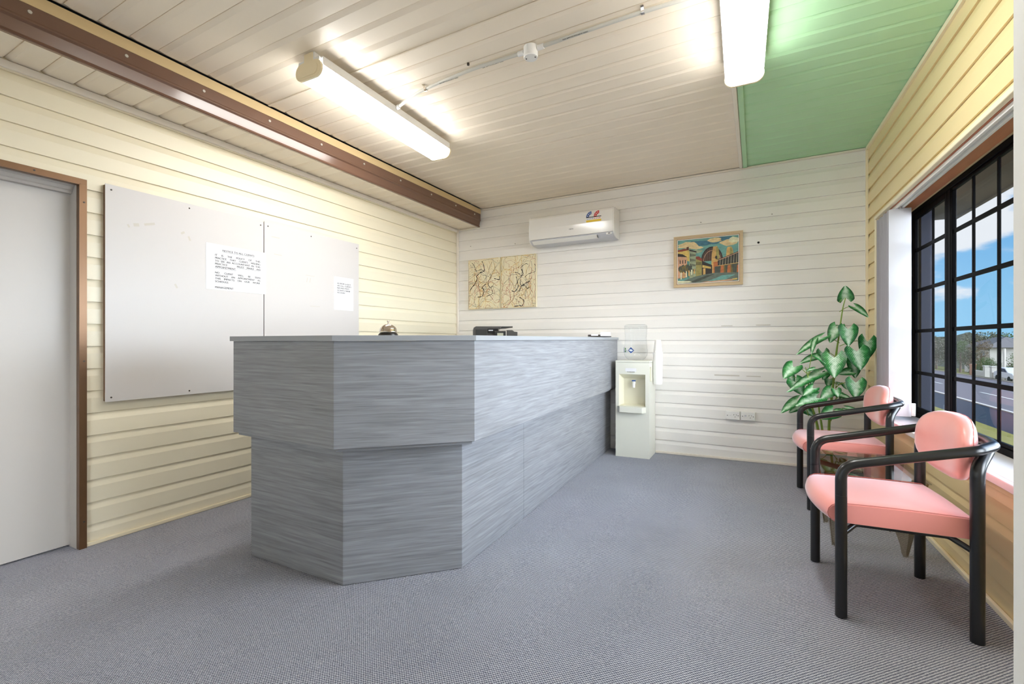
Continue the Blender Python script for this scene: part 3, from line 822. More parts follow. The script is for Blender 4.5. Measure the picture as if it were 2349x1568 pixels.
for i, s in enumerate(['AS FROM 1st JULY', '2013 ALL CLIENTS', 'REFUNDS MUST', 'GO INTO A BANK', 'ACCOUNT']):
    put_text(mb, s, (XP+.0021, 2.937, 1.662-.021*i), Y, Z, .0125, bold=.02, width=(.158, .162, .14, .152, .092)[i])
mb.build('lettering', M['ink'], n2)

# ------------------------------------------------------------------ reception counter
rc = wroot('reception_counter', (-1.7, 1.9, fz(-1.7)), 'grey woodgrain reception counter with angled corner and overhanging upper tier', 'counter')
def zt(x, y): return 1.161+.0058*(y-1.6)
LO = [(-2.44, 1.535), (-1.735, 1.54), (-1.325, 1.94), (-1.344, 2.68), (-1.398, 4.895)]
UP = [(-2.49, 1.468), (-1.682, 1.44), (-1.214, 1.885), (-1.322, 4.895)]
def panel(name, p, q, z0, z1, th=.018, m=None):
    p, q = V((p[0], p[1], 0)), V((q[0], q[1], 0)); d = (q-p).normalized(); n = V((-d.y, d.x, 0))*th
    c = [p, q, q+n, p+n]
    f0 = z0 if callable(z0) else (lambda x, y: z0); f1 = z1 if callable(z1) else (lambda x, y: z1)
    mb = MB(); mb.hexa([V((a.x, a.y, f0(a.x, a.y))) for a in c], [V((a.x, a.y, f1(a.x, a.y))) for a in c])
    return mb.build(name, m or M['laminate'], rc, bevel=.0012)
fl0 = lambda x, y: fz(x)+.003
ZU = .645
names = ['base_front_panel', 'base_corner_panel', 'base_side_panel', 'base_side_panel']
for i in range(4):
    p, q = LO[i], LO[i+1]
    if i == 3: p = (p[0]-.00005, p[1]+.002)
    panel(names[i], p, q, fl0, ZU-.016)
for i, nm in enumerate(['fascia_front_panel', 'fascia_corner_panel', 'fascia_side_panel']):
    panel(nm, UP[i], UP[i+1], ZU, lambda x, y: zt(x, y)-.026)
panel('base_end_panel', (-2.44, 2.05), LO[0], fl0, ZU-.016); panel('fascia_end_panel', (-2.49, 2.0), UP[0], ZU, lambda x, y: zt(x, y)-.026)
mb = MB(); mb.prism([(-2.472, 1.487), (-1.69, 1.459), (-1.234, 1.893), (-1.342, 4.895), (-1.75, 4.895), (-1.75, 2.0), (-2.472, 2.0)], ZU-.016, ZU+.002)
mb.build('soffit', M['laminate'], rc)
mb = MB(); mb.prism([(-2.502, 1.455), (-1.676, 1.426), (-1.201, 1.879), (-1.309, 4.895), (-1.66, 4.895), (-1.66, 2.0), (-2.502, 2.0)], lambda x, y: zt(x, y)-.0255, zt)
mb.build('worktop', M['edge'], rc, bevel=.0015)
mb = MB(); mb.prism([(-2.75, 2.02), (-1.68, 2.02), (-1.68, 4.88), (-2.75, 4.88)], .872, .90); mb.build('desk_shelf', M['edge'], rc, bevel=.002)
mb = MB(); mb.prism([(-1.69, 2.02), (-1.672, 2.02), (-1.672, 4.88), (-1.69, 4.88)], .90, lambda x, y: zt(x, y)-.026); mb.build('riser_panel', M['dark_in'], rc)
mb = MB(); mb.prism([(-1.85, 2.06), (-1.832, 2.06), (-1.832, 4.88), (-1.85, 4.88)], fl0, .871); mb.build('inner_panel', M['dark_in'], rc)
for y in (2.06, 4.85):
    mb = MB(); mb.prism([(-2.74, y), (-1.86, y), (-1.86, y+.018), (-2.74, y+.018)], fl0, .871); mb.build('shelf_support', M['dark_in'], rc)

# bell
be = wroot('service_bell', (-1.60, 1.70, zt(-1.6, 1.7)), 'silver dome call bell on a black base on the counter corner', 'bell')
zb = zt(-1.6, 1.7)+.0006
mb = MB(); mb.lathe([(.048, 0), (.048, .004), (.040, .014), (.034, .016)], (-1.6, 1.7, zb), 28); mb.build('bell_base', M['black'], be)
mb = MB(); mb.lathe([(.043, .0175), (.0435, .020)]+[(.042*math.cos(q), .022+.034*math.sin(q)) for q in [PI/2*k/10 for k in range(10)]]+[(0, .056)], (-1.6, 1.7, zb), 28); mb.build('dome', M['chrome'], be)
mb = MB(); mb.lathe([(.003, .055), (.003, .066), (.0065, .067), (.0065, .072), (.0, .074)], (-1.6, 1.7, zb), 14); mb.build('plunger', M['chrome'], be)

# printer on the desk shelf
pc = V((0, 0, 0))+F*4.6+R*((1136-1174.5)/1048*4.6)
pn = empty('printer', (pc.x, pc.y, .9005), YAW, 'black and grey desktop printer with raised document tray behind the counter', 'printer')
zo = .9005
def pz(y): return H+(784-y)/1048*4.6-zo
def px(x): return (x-1136)/1048*4.6
mb = MB(); mb.box((px(1085), -.02, 0), (px(1163), .36, .22)); mb.build('body', M['darkp'], pn, bevel=.02, seg=3)
mb = MB()
o2 = [(px(1085), .222), (px(1085), pz(757)), (px(1087), pz(751)), (px(1092), pz(748.2)), (px(1150), pz(748.2)), (px(1148), pz(752.5)), (px(1143), pz(753)), (px(1143), .222)]
A = [mb.v((x, -.01, z)) for x, z in o2]; B = [mb.v((x, .34, z)) for x, z in o2]
mb.face(A); mb.face(B[::-1])
for i in range(len(o2)): mb.face([A[i], A[(i+1) % 8], B[(i+1) % 8], B[i]])
mb.build('scanner_lid', M['darkp'], pn)
mb = MB(); mb.box((px(1092.5), -.022, .225), (px(1118), -.0105, pz(755))); mb.build('lid_panel', M['blackp'], pn, bevel=.003)
mb = MB(); mb.box((px(1119), -.02, pz(763)), (px(1143), -.0105, pz(753.5))); lo = mb.build('badge_panel', M['black'], pn)
mb = MB(); mb.box((px(1121), -.0215, pz(758.4)), (px(1131), -.0202, pz(756.4))); mb.build('badge', M['greyp'], lo)
mb = MB()
o3 = [(px(1144), pz(752.6)), (px(1158), pz(751.8)), (px(1168), pz(750)), (px(1176), pz(749.2)), (px(1176), pz(748)), (px(1150.2), pz(748))]
A = [mb.v((x, .03, z)) for x, z in o3]; B = [mb.v((x, .30, z)) for x, z in o3]
mb.face(A); mb.face(B[::-1])
for i in range(6): mb.face([A[i], A[(i+1) % 6], B[(i+1) % 6], B[i]])
mb.build('document_tray', M['blackp'], pn)
mb = MB(); T_ = Matrix.Translation((px(1148), -.05, pz(766))) @ Matrix.Rotation(.35, 4, 'X')
mb.box((-.055, -.012, -.05), (.055, .012, .03), M=T_); cp = mb.build('control_panel', M['blackp'], pn, bevel=.004)
mb = MB(); mb.box((-.030, -.0135, -.04), (.030, -.0125, .016), M=T_); mb.build('screen', mat('screen', srgb(190, 190, 170), .2), cp)
mb = MB()
o4 = [(px(1161.5), .1), (px(1187), .1), (px(1187), pz(761)), (px(1180), pz(760.2)), (px(1175), pz(757)), (px(1162), pz(757))]
A = [mb.v((x, .0, z)) for x, z in o4]; B = [mb.v((x, .26, z)) for x, z in o4]
mb.face(A); mb.face(B[::-1])
for i in range(6): mb.face([A[i], A[(i+1) % 6], B[(i+1) % 6], B[i]])
mb.build('output_tray', M['darkp'], pn, bevel=.003)

# small things at the far end of the worktop
def onframe(x, depth):
    p = F*depth+R*((x-1174.5)/1048*depth); return p
p = onframe(1363, 4.40); z0 = zt(p.x, p.y)+.0006
th = wroot('card_tray', (p.x, p.y, z0), 'dark brown card tray holding white cards on the far counter end', 'card tray')
Mx = Matrix.Translation((p.x, p.y, z0)) @ Matrix.Rotation(YAW, 4, 'Z')
mb = MB(); mb.box((-.056, -.03, 0), (.056, .03, .012), M=Mx); mb.box((-.056, -.03, .012), (-.034, .03, .024), M=Mx); mb.box((.034, -.03, .012), (.056, .03, .024), M=Mx)
mb.build('tray', mat('dark_wood', srgb(48, 36, 28), .4), th, bevel=.003)
mb = MB(); mb.box((-.032, -.027, .0125), (.032, .027, .026), M=Mx); mb.build('cards', M['paper'], th)
p = onframe(1389, 4.42); z0 = zt(p.x, p.y)+.0006
th = wroot('card_stand', (p.x, p.y, z0), 'small white upright card stand beside the brown card tray', 'card stand')
Mx = Matrix.Translation((p.x, p.y, z0)) @ Matrix.Rotation(YAW, 4, 'Z')
mb = MB(); mb.box((-.05, -.025, 0), (.05, .03, .010), M=Mx); mb.build('stand_base', M['blackp'], th, bevel=.002)
mb = MB(); mb.box((-.048, .0, .0105), (.048, .006, .047), M=Mx); mb.build('card', M['paper'], th)
p = onframe(1334, 4.28); z0 = zt(p.x, p.y)+.0006
Mx = Matrix.Translation((p.x, p.y, z0)) @ Matrix.Rotation(YAW+.2, 4, 'Z')
mb = MB(); mb.box((-.07, -.05, 0), (.07, .05, .002), M=Mx); tag(mb.build('brochure', mat('pale_blue_paper', srgb(200, 220, 228), .5)), 'pale blue leaflet lying flat on the counter left of the card tray', 'leaflet')
p = onframe(1388, 4.30); z0 = zt(p.x, p.y)+.0006
mb = MB(); d = R*.06; c = V((p.x, p.y, z0+.0045)); mb.tube([c-d, c+d*.8, c+d], [.0042, .0042, .001], 8)
tag(mb.build('pen', M['black']), 'black pen lying in front of the white card stand', 'pen')

# ------------------------------------------------------------------ air conditioner
ac = wroot('air_conditioner', (-1.8, YB, 2.22), 'white split-system air conditioner high on the back wall', 'air conditioner')
x0, x1 = -2.285, -1.300
prof = [(YB-.001, 2.545), (4.72, 2.545), (4.700, 2.535), (4.686, 2.515), (4.680, 2.40), (4.688, 2.285)]
lower = [(4.688, 2.285), (4.70, 2.268), (4.735, 2.243), (4.79, 2.232), (YB-.001, 2.232)]
full = prof+lower[1:]
for xa, xb in ((x0, x0+.012), (x1-.012, x1)):
    mb = MB()
    A = [mb.v((xa, y, z)) for y, z in full]; B = [mb.v((xb, y, z)) for y, z in full]
    n = len(full)
    for i in range(n): mb.face([A[i], A[(i+1) % n], B[(i+1) % n], B[i]])
    mb.face(A); mb.face(B[::-1])
    mb.build('side_cover', M['white'], ac, bevel=.003)
mb = MB()
for (ya, za), (yb, zb_) in zip(prof, prof[1:]): mb.poly([(x0+.0125, ya, za), (x1-.0125, ya, za), (x1-.0125, yb, zb_), (x0+.0125, yb, zb_)])
mb.poly([(x0+.0125, y, z) for y, z in full]); mb.poly([(x1-.0125, y, z) for y, z in full])
mb.build('front_panel', M['white_g'], ac)
lw = [(4.6885, 2.282), (4.702, 2.266), (4.737, 2.241), (4.79, 2.2305), (YB-.002, 2.2305)]
mb = MB()
xs = (x0+.0125, x1-.0125)
for (ya, za), (yb, zb_) in zip(lw, lw[1:]): mb.poly([(xs[0], ya, za), (xs[1], ya, za), (xs[1], yb, zb_), (xs[0], yb, zb_)])
mb.build('lower_cover', M['greyp'], ac)
mb = MB()
fl_ = [(4.6945, 2.270), (4.710, 2.258), (4.735, 2.2405)]
for (ya, za), (yb, zb_) in zip(fl_, fl_[1:]): mb.hexa([(x0+.04, ya, za-.004), (x1-.19, ya, za-.004), (x1-.19, yb, zb_-.004), (x0+.04, yb, zb_-.004)], [(x0+.04, ya, za), (x1-.19, ya, za), (x1-.19, yb, zb_), (x0+.04, yb, zb_)])
mb.build('louvre', M['white'], ac)
mb = MB()
mb.box((x0+.03, 4.690, 2.2825), (x1-.013, 4.700, 2.2865)); mb.box((x1-.185, 4.70, 2.24), (x1-.1815, 4.74, 2.268))
mb.build('shadow_gap', M['darkp'], ac)
mb = MB(); mb.box((x1-.085, 4.690, 2.258), (x1-.03, 4.70, 2.276)); rcv = mb.build('receiver', M['white'], ac)
mb = MB(); mb.box((x1-.065, 4.689, 2.264), (x1-.04, 4.6899, 2.272)); mb.build('indicator', M['darkp'], rcv)
# energy sticker
st = empty('energy_label', (0, 0, 0)); bpy.data.objects.remove(st)
xs0, xs1, ya = -1.60, -1.435, 4.6795
mb = MB()
def fq(xa, xb, za, zb_, mi, dy=0): mb.box((xa, ya-.0008-dy, za), (xb, ya-.0002, zb_), mi)
fq(xs0, xs1, 2.405, 2.427, 0); fq(xs0, xs1, 2.427, 2.452, 1); fq(xs0, xs1, 2.452, 2.460, 2)
def fan(cx, mi):
    for k in range(6):
        a0, a1 = PI-PI/2*k/6, PI-PI/2*(k+1)/6
        pts = [(cx+r*math.cos(a), ya-.001, 2.460+r*math.sin(a)) for r, a in ((.028, a0), (.058, a0), (.058, a1), (.028, a1))]
        mb.poly(pts, mi)
fan(xs0+.058, 3); fan(xs0+.142, 4)
def star(cx, cz, r, mi=1):
    mb.poly([(cx+(r if k % 2 == 0 else r*.45)*math.sin(PI*k/5), ya-.0016, cz+(r if k % 2 == 0 else r*.45)*math.cos(PI*k/5)) for k in range(10)], mi)
for k in range(3):
    a = PI-PI/2*(k+.5)/3.2
    star(xs0+.058+.043*math.cos(a), 2.460+.043*math.sin(a), .008); star(xs0+.142+.043*math.cos(a), 2.460+.043*math.sin(a), .008)
for i in range(8):
    xa = xs0+.008+i*.0195
    for k in range(2): fq(xa+k*.006, xa+k*.006+.004, 2.434, 2.446, 3 if i < 4 else 4, .0004)
mb.build('energy_sticker', [M['sticker_y'], M['white'], M['ink'], M['sticker_b'], M['sticker_r']], ac)
mb = MB(); put_text(mb, 'FUJITSU', (-1.795, 4.6810, 2.352), X, Z, .010, bold=.01); mb.build('logo', M['darkp'], ac)

# ------------------------------------------------------------------ paintings
# drip canvases
def drip(name, xa, xb, za, zb_, label, seed):
    rnd = random.Random(seed)
    t = wroot(name, ((xa+xb)/2, YB, za), label, 'painting', 'pair of drip canvases')
    yf = YB-.034
    mb = MB(); mb.box((xa, yf, za), (xb, YB-.001, zb_)); mb.build('canvas', M['canvas'], t, bevel=.003)
    cols = [mat('paint_black', srgb(26, 28, 30), .4), mat('paint_red', srgb(176, 70, 50), .4), mat('paint_yellow', srgb(222, 180, 60), .4), mat('paint_grey', srgb(120, 124, 116), .5), mat('paint_ochre', srgb(190, 140, 80), .5)]
    mb = MB(); w, h_ = xb-xa, zb_-za
    def ribbon(pts, wd, mi, lay):
        pts = [p for p in catmull(pts, 6)]
        pts = [V((min(max(p.x, xa+.008), xb-.008), yf-.0006-lay*.00015, min(max(p.z, za+.008), zb_-.008))) for p in pts]
        L = []; Rr = []
        for i, p in enumerate(pts):
            d = pts[min(i+1, len(pts)-1)]-pts[max(i-1, 0)]
            if d.length < 1e-7: d = V((1, 0, 0))
            d.normalize(); n = V((-d.z, 0, d.x))
            k = wd*(.55+.9*abs(math.sin(i*.6+lay)))*.5
            L.append(mb.v(p+n*k)); Rr.append(mb.v(p-n*k))
        for i in range(len(pts)-1): mb.face([L[i], Rr[i], Rr[i+1], L[i+1]], mi)
    for i in range(120):
        mi = rnd.choice([1, 1, 2, 2, 3, 3, 4, 0])
        x, z = xa+w*rnd.random(), za+h_*rnd.random()
        a = rnd.random()*6.28; pts = []
        for k in range(rnd.randint(4, 7)):
            pts.append((x, 0, z)); a += rnd.uniform(-1.2, 1.2); s = rnd.uniform(.03, .09); x += s*math.cos(a); z += s*1.3*math.sin(a)
        ribbon(pts, rnd.uniform(.0008, .0026), mi, i % 12)
    for i in range(7):
        x, z = xa+w*rnd.uniform(.15, .85), za+h_*rnd.uniform(.1, .9); a = rnd.random()*6.28; pts = []
        for k in range(5):
            pts.append((x, 0, z)); a += rnd.uniform(-1.5, 1.5); s = rnd.uniform(.03, .08); x += s*math.cos(a); z += s*math.sin(a)
        ribbon(pts, rnd.uniform(.004, .0075), 0, 14+i)
    for i in range(40):
        cx, cz, r = xa+w*rnd.uniform(.04, .96), za+h_*rnd.uniform(.04, .96), rnd.uniform(.0015, .005)
        mb.poly([(cx+r*math.cos(q), yf-.004, cz+r*math.sin(q)) for q in [6.28*k/7 for k in range(7)]], rnd.choice([0, 1, 1, 2]))
    mb.build('paint_drips', cols, t)
drip('drip_painting', -3.228, -2.762, 1.542, 2.168, 'left canvas of the drip-painted pair on the back wall', 3)
drip('drip_painting', -2.754, -2.278, 1.542, 2.170, 'right canvas of the drip-painted pair, with bolder black strokes', 11)

# framed street scene
xa, xb, za, zb_ = -.737, -.109, 1.680, 2.193
fp = wroot('framed_painting', ((xa+xb)/2, YB, za), 'framed painting of a street and steel arch bridge on the back wall', 'painting')
mb = MB()
fw = .040
def frm(mb, inset, wd, y0, y1, mi):
    a0, a1, c0, c1 = xa+inset, xb-inset, za+inset, zb_-inset
    o = [(a0, c0), (a1, c0), (a1, c1), (a0, c1)]; i_ = [(a0+wd, c0+wd), (a1-wd, c0+wd), (a1-wd, c1-wd), (a0+wd, c1-wd)]
    for k in range(4):
        j = (k+1) % 4
        q = [o[k], o[j], i_[j], i_[k]]
        mb.hexa([(x, y1, z) for x, z in q], [(x, y0, z) for x, z in q], mi)
frm(mb, 0, .014, YB-.034, YB-.001, 0); frm(mb, .014, .014, YB-.028, YB-.001, 0); frm(mb, .028, .004, YB-.025, YB-.001, 1); frm(mb, .032, .006, YB-.026, YB-.001, 2)
mb.build('frame', [M['frame_w'], M['goldline'], M['trim']], fp)
ia, ib, ic, id_ = xa+.038, xb-.038, za+.038, zb_-.038
mb = MB(); yb_ = YB-.015
PC = [srgb(104, 156, 148), srgb(214, 190, 142), srgb(60, 110, 130), srgb(206, 176, 96), srgb(150, 140, 80), srgb(84, 50, 36), srgb(46, 40, 38), srgb(200, 160, 96), srgb(178, 104, 56), srgb(96, 108, 98), srgb(70, 76, 66), srgb(150, 160, 130), srgb(222, 214, 180), srgb(196, 150, 120), srgb(110, 96, 50), srgb(134, 60, 44)]
pm = [mat('oil_%d' % i, c, .5, noise=.5, nscale=30, stretch=(1, 1, 1.6)) for i, c in enumerate(PC)]
LY = [0]
def P(pts, mi):
    LY[0] += 1; y = yb_-.001-LY[0]*.00007
    mb.poly([(ia+(ib-ia)*u, y, id_-(id_-ic)*v) for u, v in pts], mi)
mb.box((ia-.003, yb_, ic-.003), (ib+.003, YB-.004, id_+.003), 0)
# sky, clouds (u right, v down, 0..1)
rnd = random.Random(5)
def blob(cu, cv, ru_, rv, mi, n=14):
    P([(min(1, max(0, cu+ru_*math.cos(6.283*k/n)*rnd.uniform(.75, 1.15))), min(1, max(0, cv+rv*math.sin(6.283*k/n)*rnd.uniform(.7, 1.2)))) for k in range(n)], mi)
P([(0, 0), (1, 0), (1, .5), (0, .5)], 0)
blob(.35, .10, .22, .07, 2); blob(.75, .05, .2, .05, 2); blob(.6, .1, .1, .05, 2)
blob(.18, .13, .2, .08, 1); blob(.33, .2, .1, .03, 1); blob(.62, .06, .12, .05, 1); blob(.85, .14, .14, .07, 1); blob(.93, .1, .1, .07, 12); blob(.1, .24, .14, .05, 11); blob(.3, .28, .14, .04, 11)
# arch bridge
def arch(mi, r0, r1, c=(.57, .52), k=.9):
    n = 18; o = [(c[0]+r0*math.cos(PI*(1-i/n)), c[1]-r0*k*1.75*math.sin(PI*i/n)) for i in range(n+1)]
    q = [(c[0]+r1*math.cos(PI*(1-i/n)), c[1]-r1*k*1.75*math.sin(PI*i/n)) for i in range(n+1)]
    for i in range(n): P([o[i], o[i+1], q[i+1], q[i]], mi)
P([(.40+.0, .52)]+[(.575+.175*math.cos(PI*(1-i/14)), .52-.31*math.sin(PI*i/14)) for i in range(15)], 5)
for i in range(22):
    u = .41+.015*i; hgt = .31*math.sqrt(max(0, 1-((u-.575)/.175)**2))
    P([(u, .52), (u+.004, .52), (u+.010, .52-hgt*.97), (u+.006, .52-hgt*.97)], 6 if i % 2 else 9)
for i in range(15):
    a0, a1 = PI*(1-i/14), PI*(1-(i+1)/14)
    if i < 14: P([(.575+.18*math.cos(a0), .52-.318*math.sin(a0)), (.575+.18*math.cos(a1), .52-.318*math.sin(a1)), (.575+.165*math.cos(a1), .52-.29*math.sin(a1)), (.575+.165*math.cos(a0), .52-.29*math.sin(a0))], 6)
    if i < 14: P([(.575+.14*math.cos(a0), .52-.235*math.sin(a0)), (.575+.14*math.cos(a1), .52-.235*math.sin(a1)), (.575+.132*math.cos(a1), .52-.225*math.sin(a1)), (.575+.132*math.cos(a0), .52-.225*math.sin(a0))], 13)
# stone towers
P([(.80, .46), (.815, .28), (.83, .24), (.89, .24), (.91, .30), (.925, .46)], 7); P([(.86, .46), (.865, .26), (.89, .25), (.92, .45)], 4)
P([(.56, .80), (.575, .36), (.595, .21), (.66, .20), (.685, .27), (.70, .50), (.70, .80)], 7); P([(.64, .5), (.645, .24), (.665, .215), (.685, .28), (.70, .5)], 4)
P([(.625, .47), (.63, .43), (.645, .41), (.66, .43), (.665, .50)], 6); P([(.60, .55), (.69, .55), (.70, .80), (.60, .80)], 8)
# approach viaduct
P([(.67, .50), (.84, .43), (1, .35), (1, .60), (.84, .63), (.67, .64)], 6)
for i in range(14):
    u = .70+.022*i; P([(u, .64-.002*i), (u+.005, .64-.002*i), (u+.013, .50-.008*i), (u+.009, .50-.008*i)], 10 if i % 2 else 12)
P([(.67, .515), (.84, .445), (1, .365), (1, .38), (.84, .46), (.67, .53)], 13); P([(.67, .64), (1, .60), (1, .615), (.67, .655)], 7)
P([(.62, .66), (1, .615), (1, .82), (.62, .80)], 10)
for u in (.72, .83, .98): P([(u, .65), (u+.065, .64), (u+.085, .83), (u-.01, .82)], 8); P([(u+.045, .645), (u+.065, .64), (u+.085, .83), (u+.05, .83)], 14)
# houses
P([(.40, .50), (.52, .58), (.58, .62), (.58, .82), (.40, .84)], 6); P([(.42, .60), (.56, .66), (.56, .70), (.42, .66)], 3); P([(.43, .68), (.47, .68), (.47, .83), (.43, .83)], 7)
P([(.30, .44), (.41, .50), (.41, .84), (.30, .86)], 4); P([(.30, .40), (.36, .40), (.42, .47), (.42, .52), (.30, .45)], 15)
for i in range(4): P([(.315+.024*i, .53), (.326+.024*i, .532), (.326+.024*i, .60), (.315+.024*i, .60)], 6)
P([(.0, .26), (.13, .22), (.20, .26), (.20, .50), (0, .40)], 3); P([(.0, .22), (.12, .20), (.20, .235), (.06, .26), (0, .26)], 15); P([(.15, .17), (.19, .16), (.19, .23), (.15, .22)], 5)
P([(.20, .235), (.31, .29), (.31, .88), (.20, .90)], 11); P([(.20, .225), (.32, .28), (.32, .31), (.20, .26)], 6)
for r in range(4):
    for c in range(4): P([(.215+.024*c, .32+.115*r+.008*c), (.228+.024*c, .323+.115*r+.008*c), (.228+.024*c, .39+.115*r), (.215+.024*c, .39+.115*r)], 6)
P([(0, .36), (.16, .41), (.16, .86), (0, .88)], 13); P([(0, .30), (.08, .32), (.17, .40), (.0, .37)], 6)
for c in range(3): P([(.035+.045*c, .46), (.05+.045*c, .46), (.05+.045*c, .54), (.035+.045*c, .54)], 6)
for i in range(9): blob(.05+.02*i, .66+.03*math.sin(i*2), .04, .08, 14 if i % 2 else 10, 9)
# road
P([(0, 1), (.0, .98), (.28, .86), (.45, .82), (.65, .80), (1, .82), (1, 1)], 9); P([(.2, .97), (.5, .84), (.62, .82), (.45, .92), (.3, .99)], 10); P([(.5, .98), (.75, .86), (.95, .86), (.8, .96)], 0)
P([(.0, .93), (.2, .95), (.25, .98), (.0, 1)], 12); P([(.4, .985), (.95, .955), (.9, .99), (.5, 1)], 13); P([(.9, .95), (.98, .94), (.98, .97), (.92, .98)], 3)
for i in range(6): u = .05+.045*i; P([(u, .74-.012*i), (u+.02, .74-.012*i), (u+.022, .90-.022*i), (u-.003, .90-.022*i)], 12 if i % 2 == 0 else 7)
mb.build('canvas', pm, fp)

# ------------------------------------------------------------------ power points, nail holes
for i, (xa_, lab) in enumerate(((-.258, 'left white single power point on the back wall'), (-.129, 'right white single power point, with a plug-in switch, on the back wall'))):
    t = wroot('power_point', (xa_+.06, YB, .384), lab, 'power point', 'power points on the back wall')
    y0 = YB-.036
    mb = MB(); mb.box((xa_, y0+.008, .384), (xa_+.124, YB-.0005, .466)); mb.build('mounting_block', M['white'], t, bevel=.004)
    mb = MB(); mb.box((xa_+.003, y0, .387), (xa_+.121, y0+.0075, .463)); mb.build('face_plate', M['white'], t, bevel=.003)
    mb = MB(); mb.box((xa_+.033, y0-.004, .424), (xa_+.049, y0-.0002, .432) if i == 0 else (xa_+.049, y0-.0002, .440)); mb.build('switch', M['white'] if i == 0 else M['greyp'], t, bevel=.001)
    mb = MB()
    for (dx, dz, a) in ((-.011, .008, .5), (.011, .008, -.5), (0, -.012, 0)):
        Mx = Matrix.Translation((xa_+.082+dx, y0-.0004, .425+dz)) @ Matrix.Rotation(a, 4, 'Y'); mb.box((-.0016, -.0004, -.005), (.0016, .0004, .005), M=Mx)
    mb.build('socket_slots', M['ink'], t)
    for dx in (.016, .108):
        mb = MB(); mb.disc((xa_+dx, y0-.0002, .425), -Y, .0038, .0006, 8); mb.build('screw', M['ink'], t)
mb = MB(); mb.disc((.021, YB-.001, 2.068), -Y, .011, .004, 6); tag(mb.build('wall_plug', M['ink']), 'dark plug hole in the back wall right of the framed painting', 'hole')
for i, (x, z, lab) in enumerate(((-.483, 2.32, 'tiny nail above the framed painting'), (.132, 2.321, 'tiny nail high on the back wall right of the framed painting'), (-2.571, 2.318, 'tiny nail above the gap between drip canvases'), (-3.213, 2.349, 'tiny nail above the left drip canvas'))):
    mb = MB(); mb.disc((x, YB-.001, z), -Y, .004, .005, 6); tag(mb.build('nail', M['darkscrew']), lab, 'nail', 'nails in the back wall')

# ------------------------------------------------------------------ water cooler
cx0, cx1, cy0, cy1 = -1.256, -.922, 4.585, 4.885
zf = lambda x, y: fz(x)+.001
wc = wroot('water_cooler', ((cx0+cx1)/2, 4.74, fz(-1.1)), 'off-white floor standing water cooler between the counter and back wall', 'water cooler')
rz0, rz1, rx0, rx1 = .492, .808, -1.222, -.960
mb = MB()
def cb(a, b, c, d, e, f): mb.prism([(a, c), (b, c), (b, d), (a, d)], e, f)
cb(cx0, cx1, cy0, cy1, zf, rz0); cb(cx0, cx1, cy0, cy1, rz1, .925); cb(cx0, rx0, cy0, cy1, rz0, rz1); cb(rx1, cx1, cy0, cy1, rz0, rz1); cb(rx0, rx1, cy0+.09, cy1, rz0, rz1)
mb.build('cabinet', M['cooler'], wc)
mb = MB()
A = [(rx0, cy0, rz0), (rx1, cy0, rz0), (rx1, cy0, rz1), (rx0, cy0, rz1)]; B = [(rx0+.03, cy0+.088, rz0+.01), (rx1-.02, cy0+.088, rz0+.01), (rx1-.02, cy0+.088, rz1-.05), (rx0+.03, cy0+.088, rz1-.05)]
for k in range(4): mb.poly([A[k], A[(k+1) % 4], B[(k+1) % 4], B[k]])
mb.poly(B); mb.build('recess', M['cooler_in'], wc)
mb = MB(); mb.prism([(cx0-.003, cy0-.004), (cx1+.003, cy0-.004), (cx1+.003, cy1), (cx0-.003, cy1)], .9255, .945); mb.build('top_cover', M['cooler'], wc, bevel=.006)
mb = MB()
o5 = [(-1.234, cy0-.001), (-1.234, cy0-.012), (-1.205, cy0-.055), (-.980, cy0-.055), (-.954, cy0-.012), (-.954, cy0-.001)]
mb.prism(o5[::-1] if False else o5, .428, .489); mb.build('drip_tray', M['cooler'], wc, bevel=.006)
mb = MB(); mb.tube([(-1.084, cy0+.087, .715), (-1.084, cy0+.05, .715)], .012, 12); mb.lathe([(.012, .672), (.014, .70), (.013, .735)], (-1.084, cy0+.045, 0), 14); tp = mb.build('tap', M['white'], wc)
mb = MB(); mb.box((-1.102, cy0+.03, .7355), (-1.066, cy0+.06, .747)); g = mb.build('tap_lever', M['blue'], tp, bevel=.004); g.matrix_parent_inverse = Matrix.Identity(4)
mb = MB(); mb.box((-1.156, cy0-.0012, .835), (-1.048, cy0-.0002, .868)); nb = mb.build('name_label', M['paper'], wc)
mb = MB(); put_text(mb, 'PURE SPRING WATER', (-1.140, cy0-.0014, .828), X, Z, .006, bold=.02, width=.075); g = mb.build('lettering', M['ink'], wc)
mb = MB(); mb.box((cx1+.0006, 4.62, .74), (cx1+.012, 4.65, .885)); mb.build('side_clip', M['cooler_in'], wc, bevel=.003)
bo = wroot('water_bottle', (-1.09, 4.74, .945), 'clear ribbed water bottle standing upside down on the cooler', 'water bottle')
mb = MB()
pr_ = [(.03, .9465), (.078, .951), (.095, .965), (.114, .995), (.117, 1.02), (.117, 1.05)]
z = 1.06
while z < 1.27:
    w_ = .108+.006*abs((z-1.16)/.1); pr_ += [(w_, z), (w_-.004, z+.006), (w_-.004, z+.012), (w_, z+.018)]; z += .026
pr_ += [(.114, 1.285), (.108, 1.302), (.09, 1.309), (0, 1.309)]
mb.lathe(pr_, (-1.09, 4.74, 0), 36); mb.build('shell', M['bottle'], bo)
def curved(mb, a0, a1, z0, z1, r, mi):
    n = 6
    for k in range(n):
        q0, q1 = a0+(a1-a0)*k/n, a0+(a1-a0)*(k+1)/n
        mb.poly([(-1.09+r*math.cos(q0), 4.74+r*math.sin(q0), z0), (-1.09+r*math.cos(q1), 4.74+r*math.sin(q1), z0), (-1.09+r*math.cos(q1), 4.74+r*math.sin(q1), z1), (-1.09+r*math.cos(q0), 4.74+r*math.sin(q0), z1)], mi)
mb = MB()
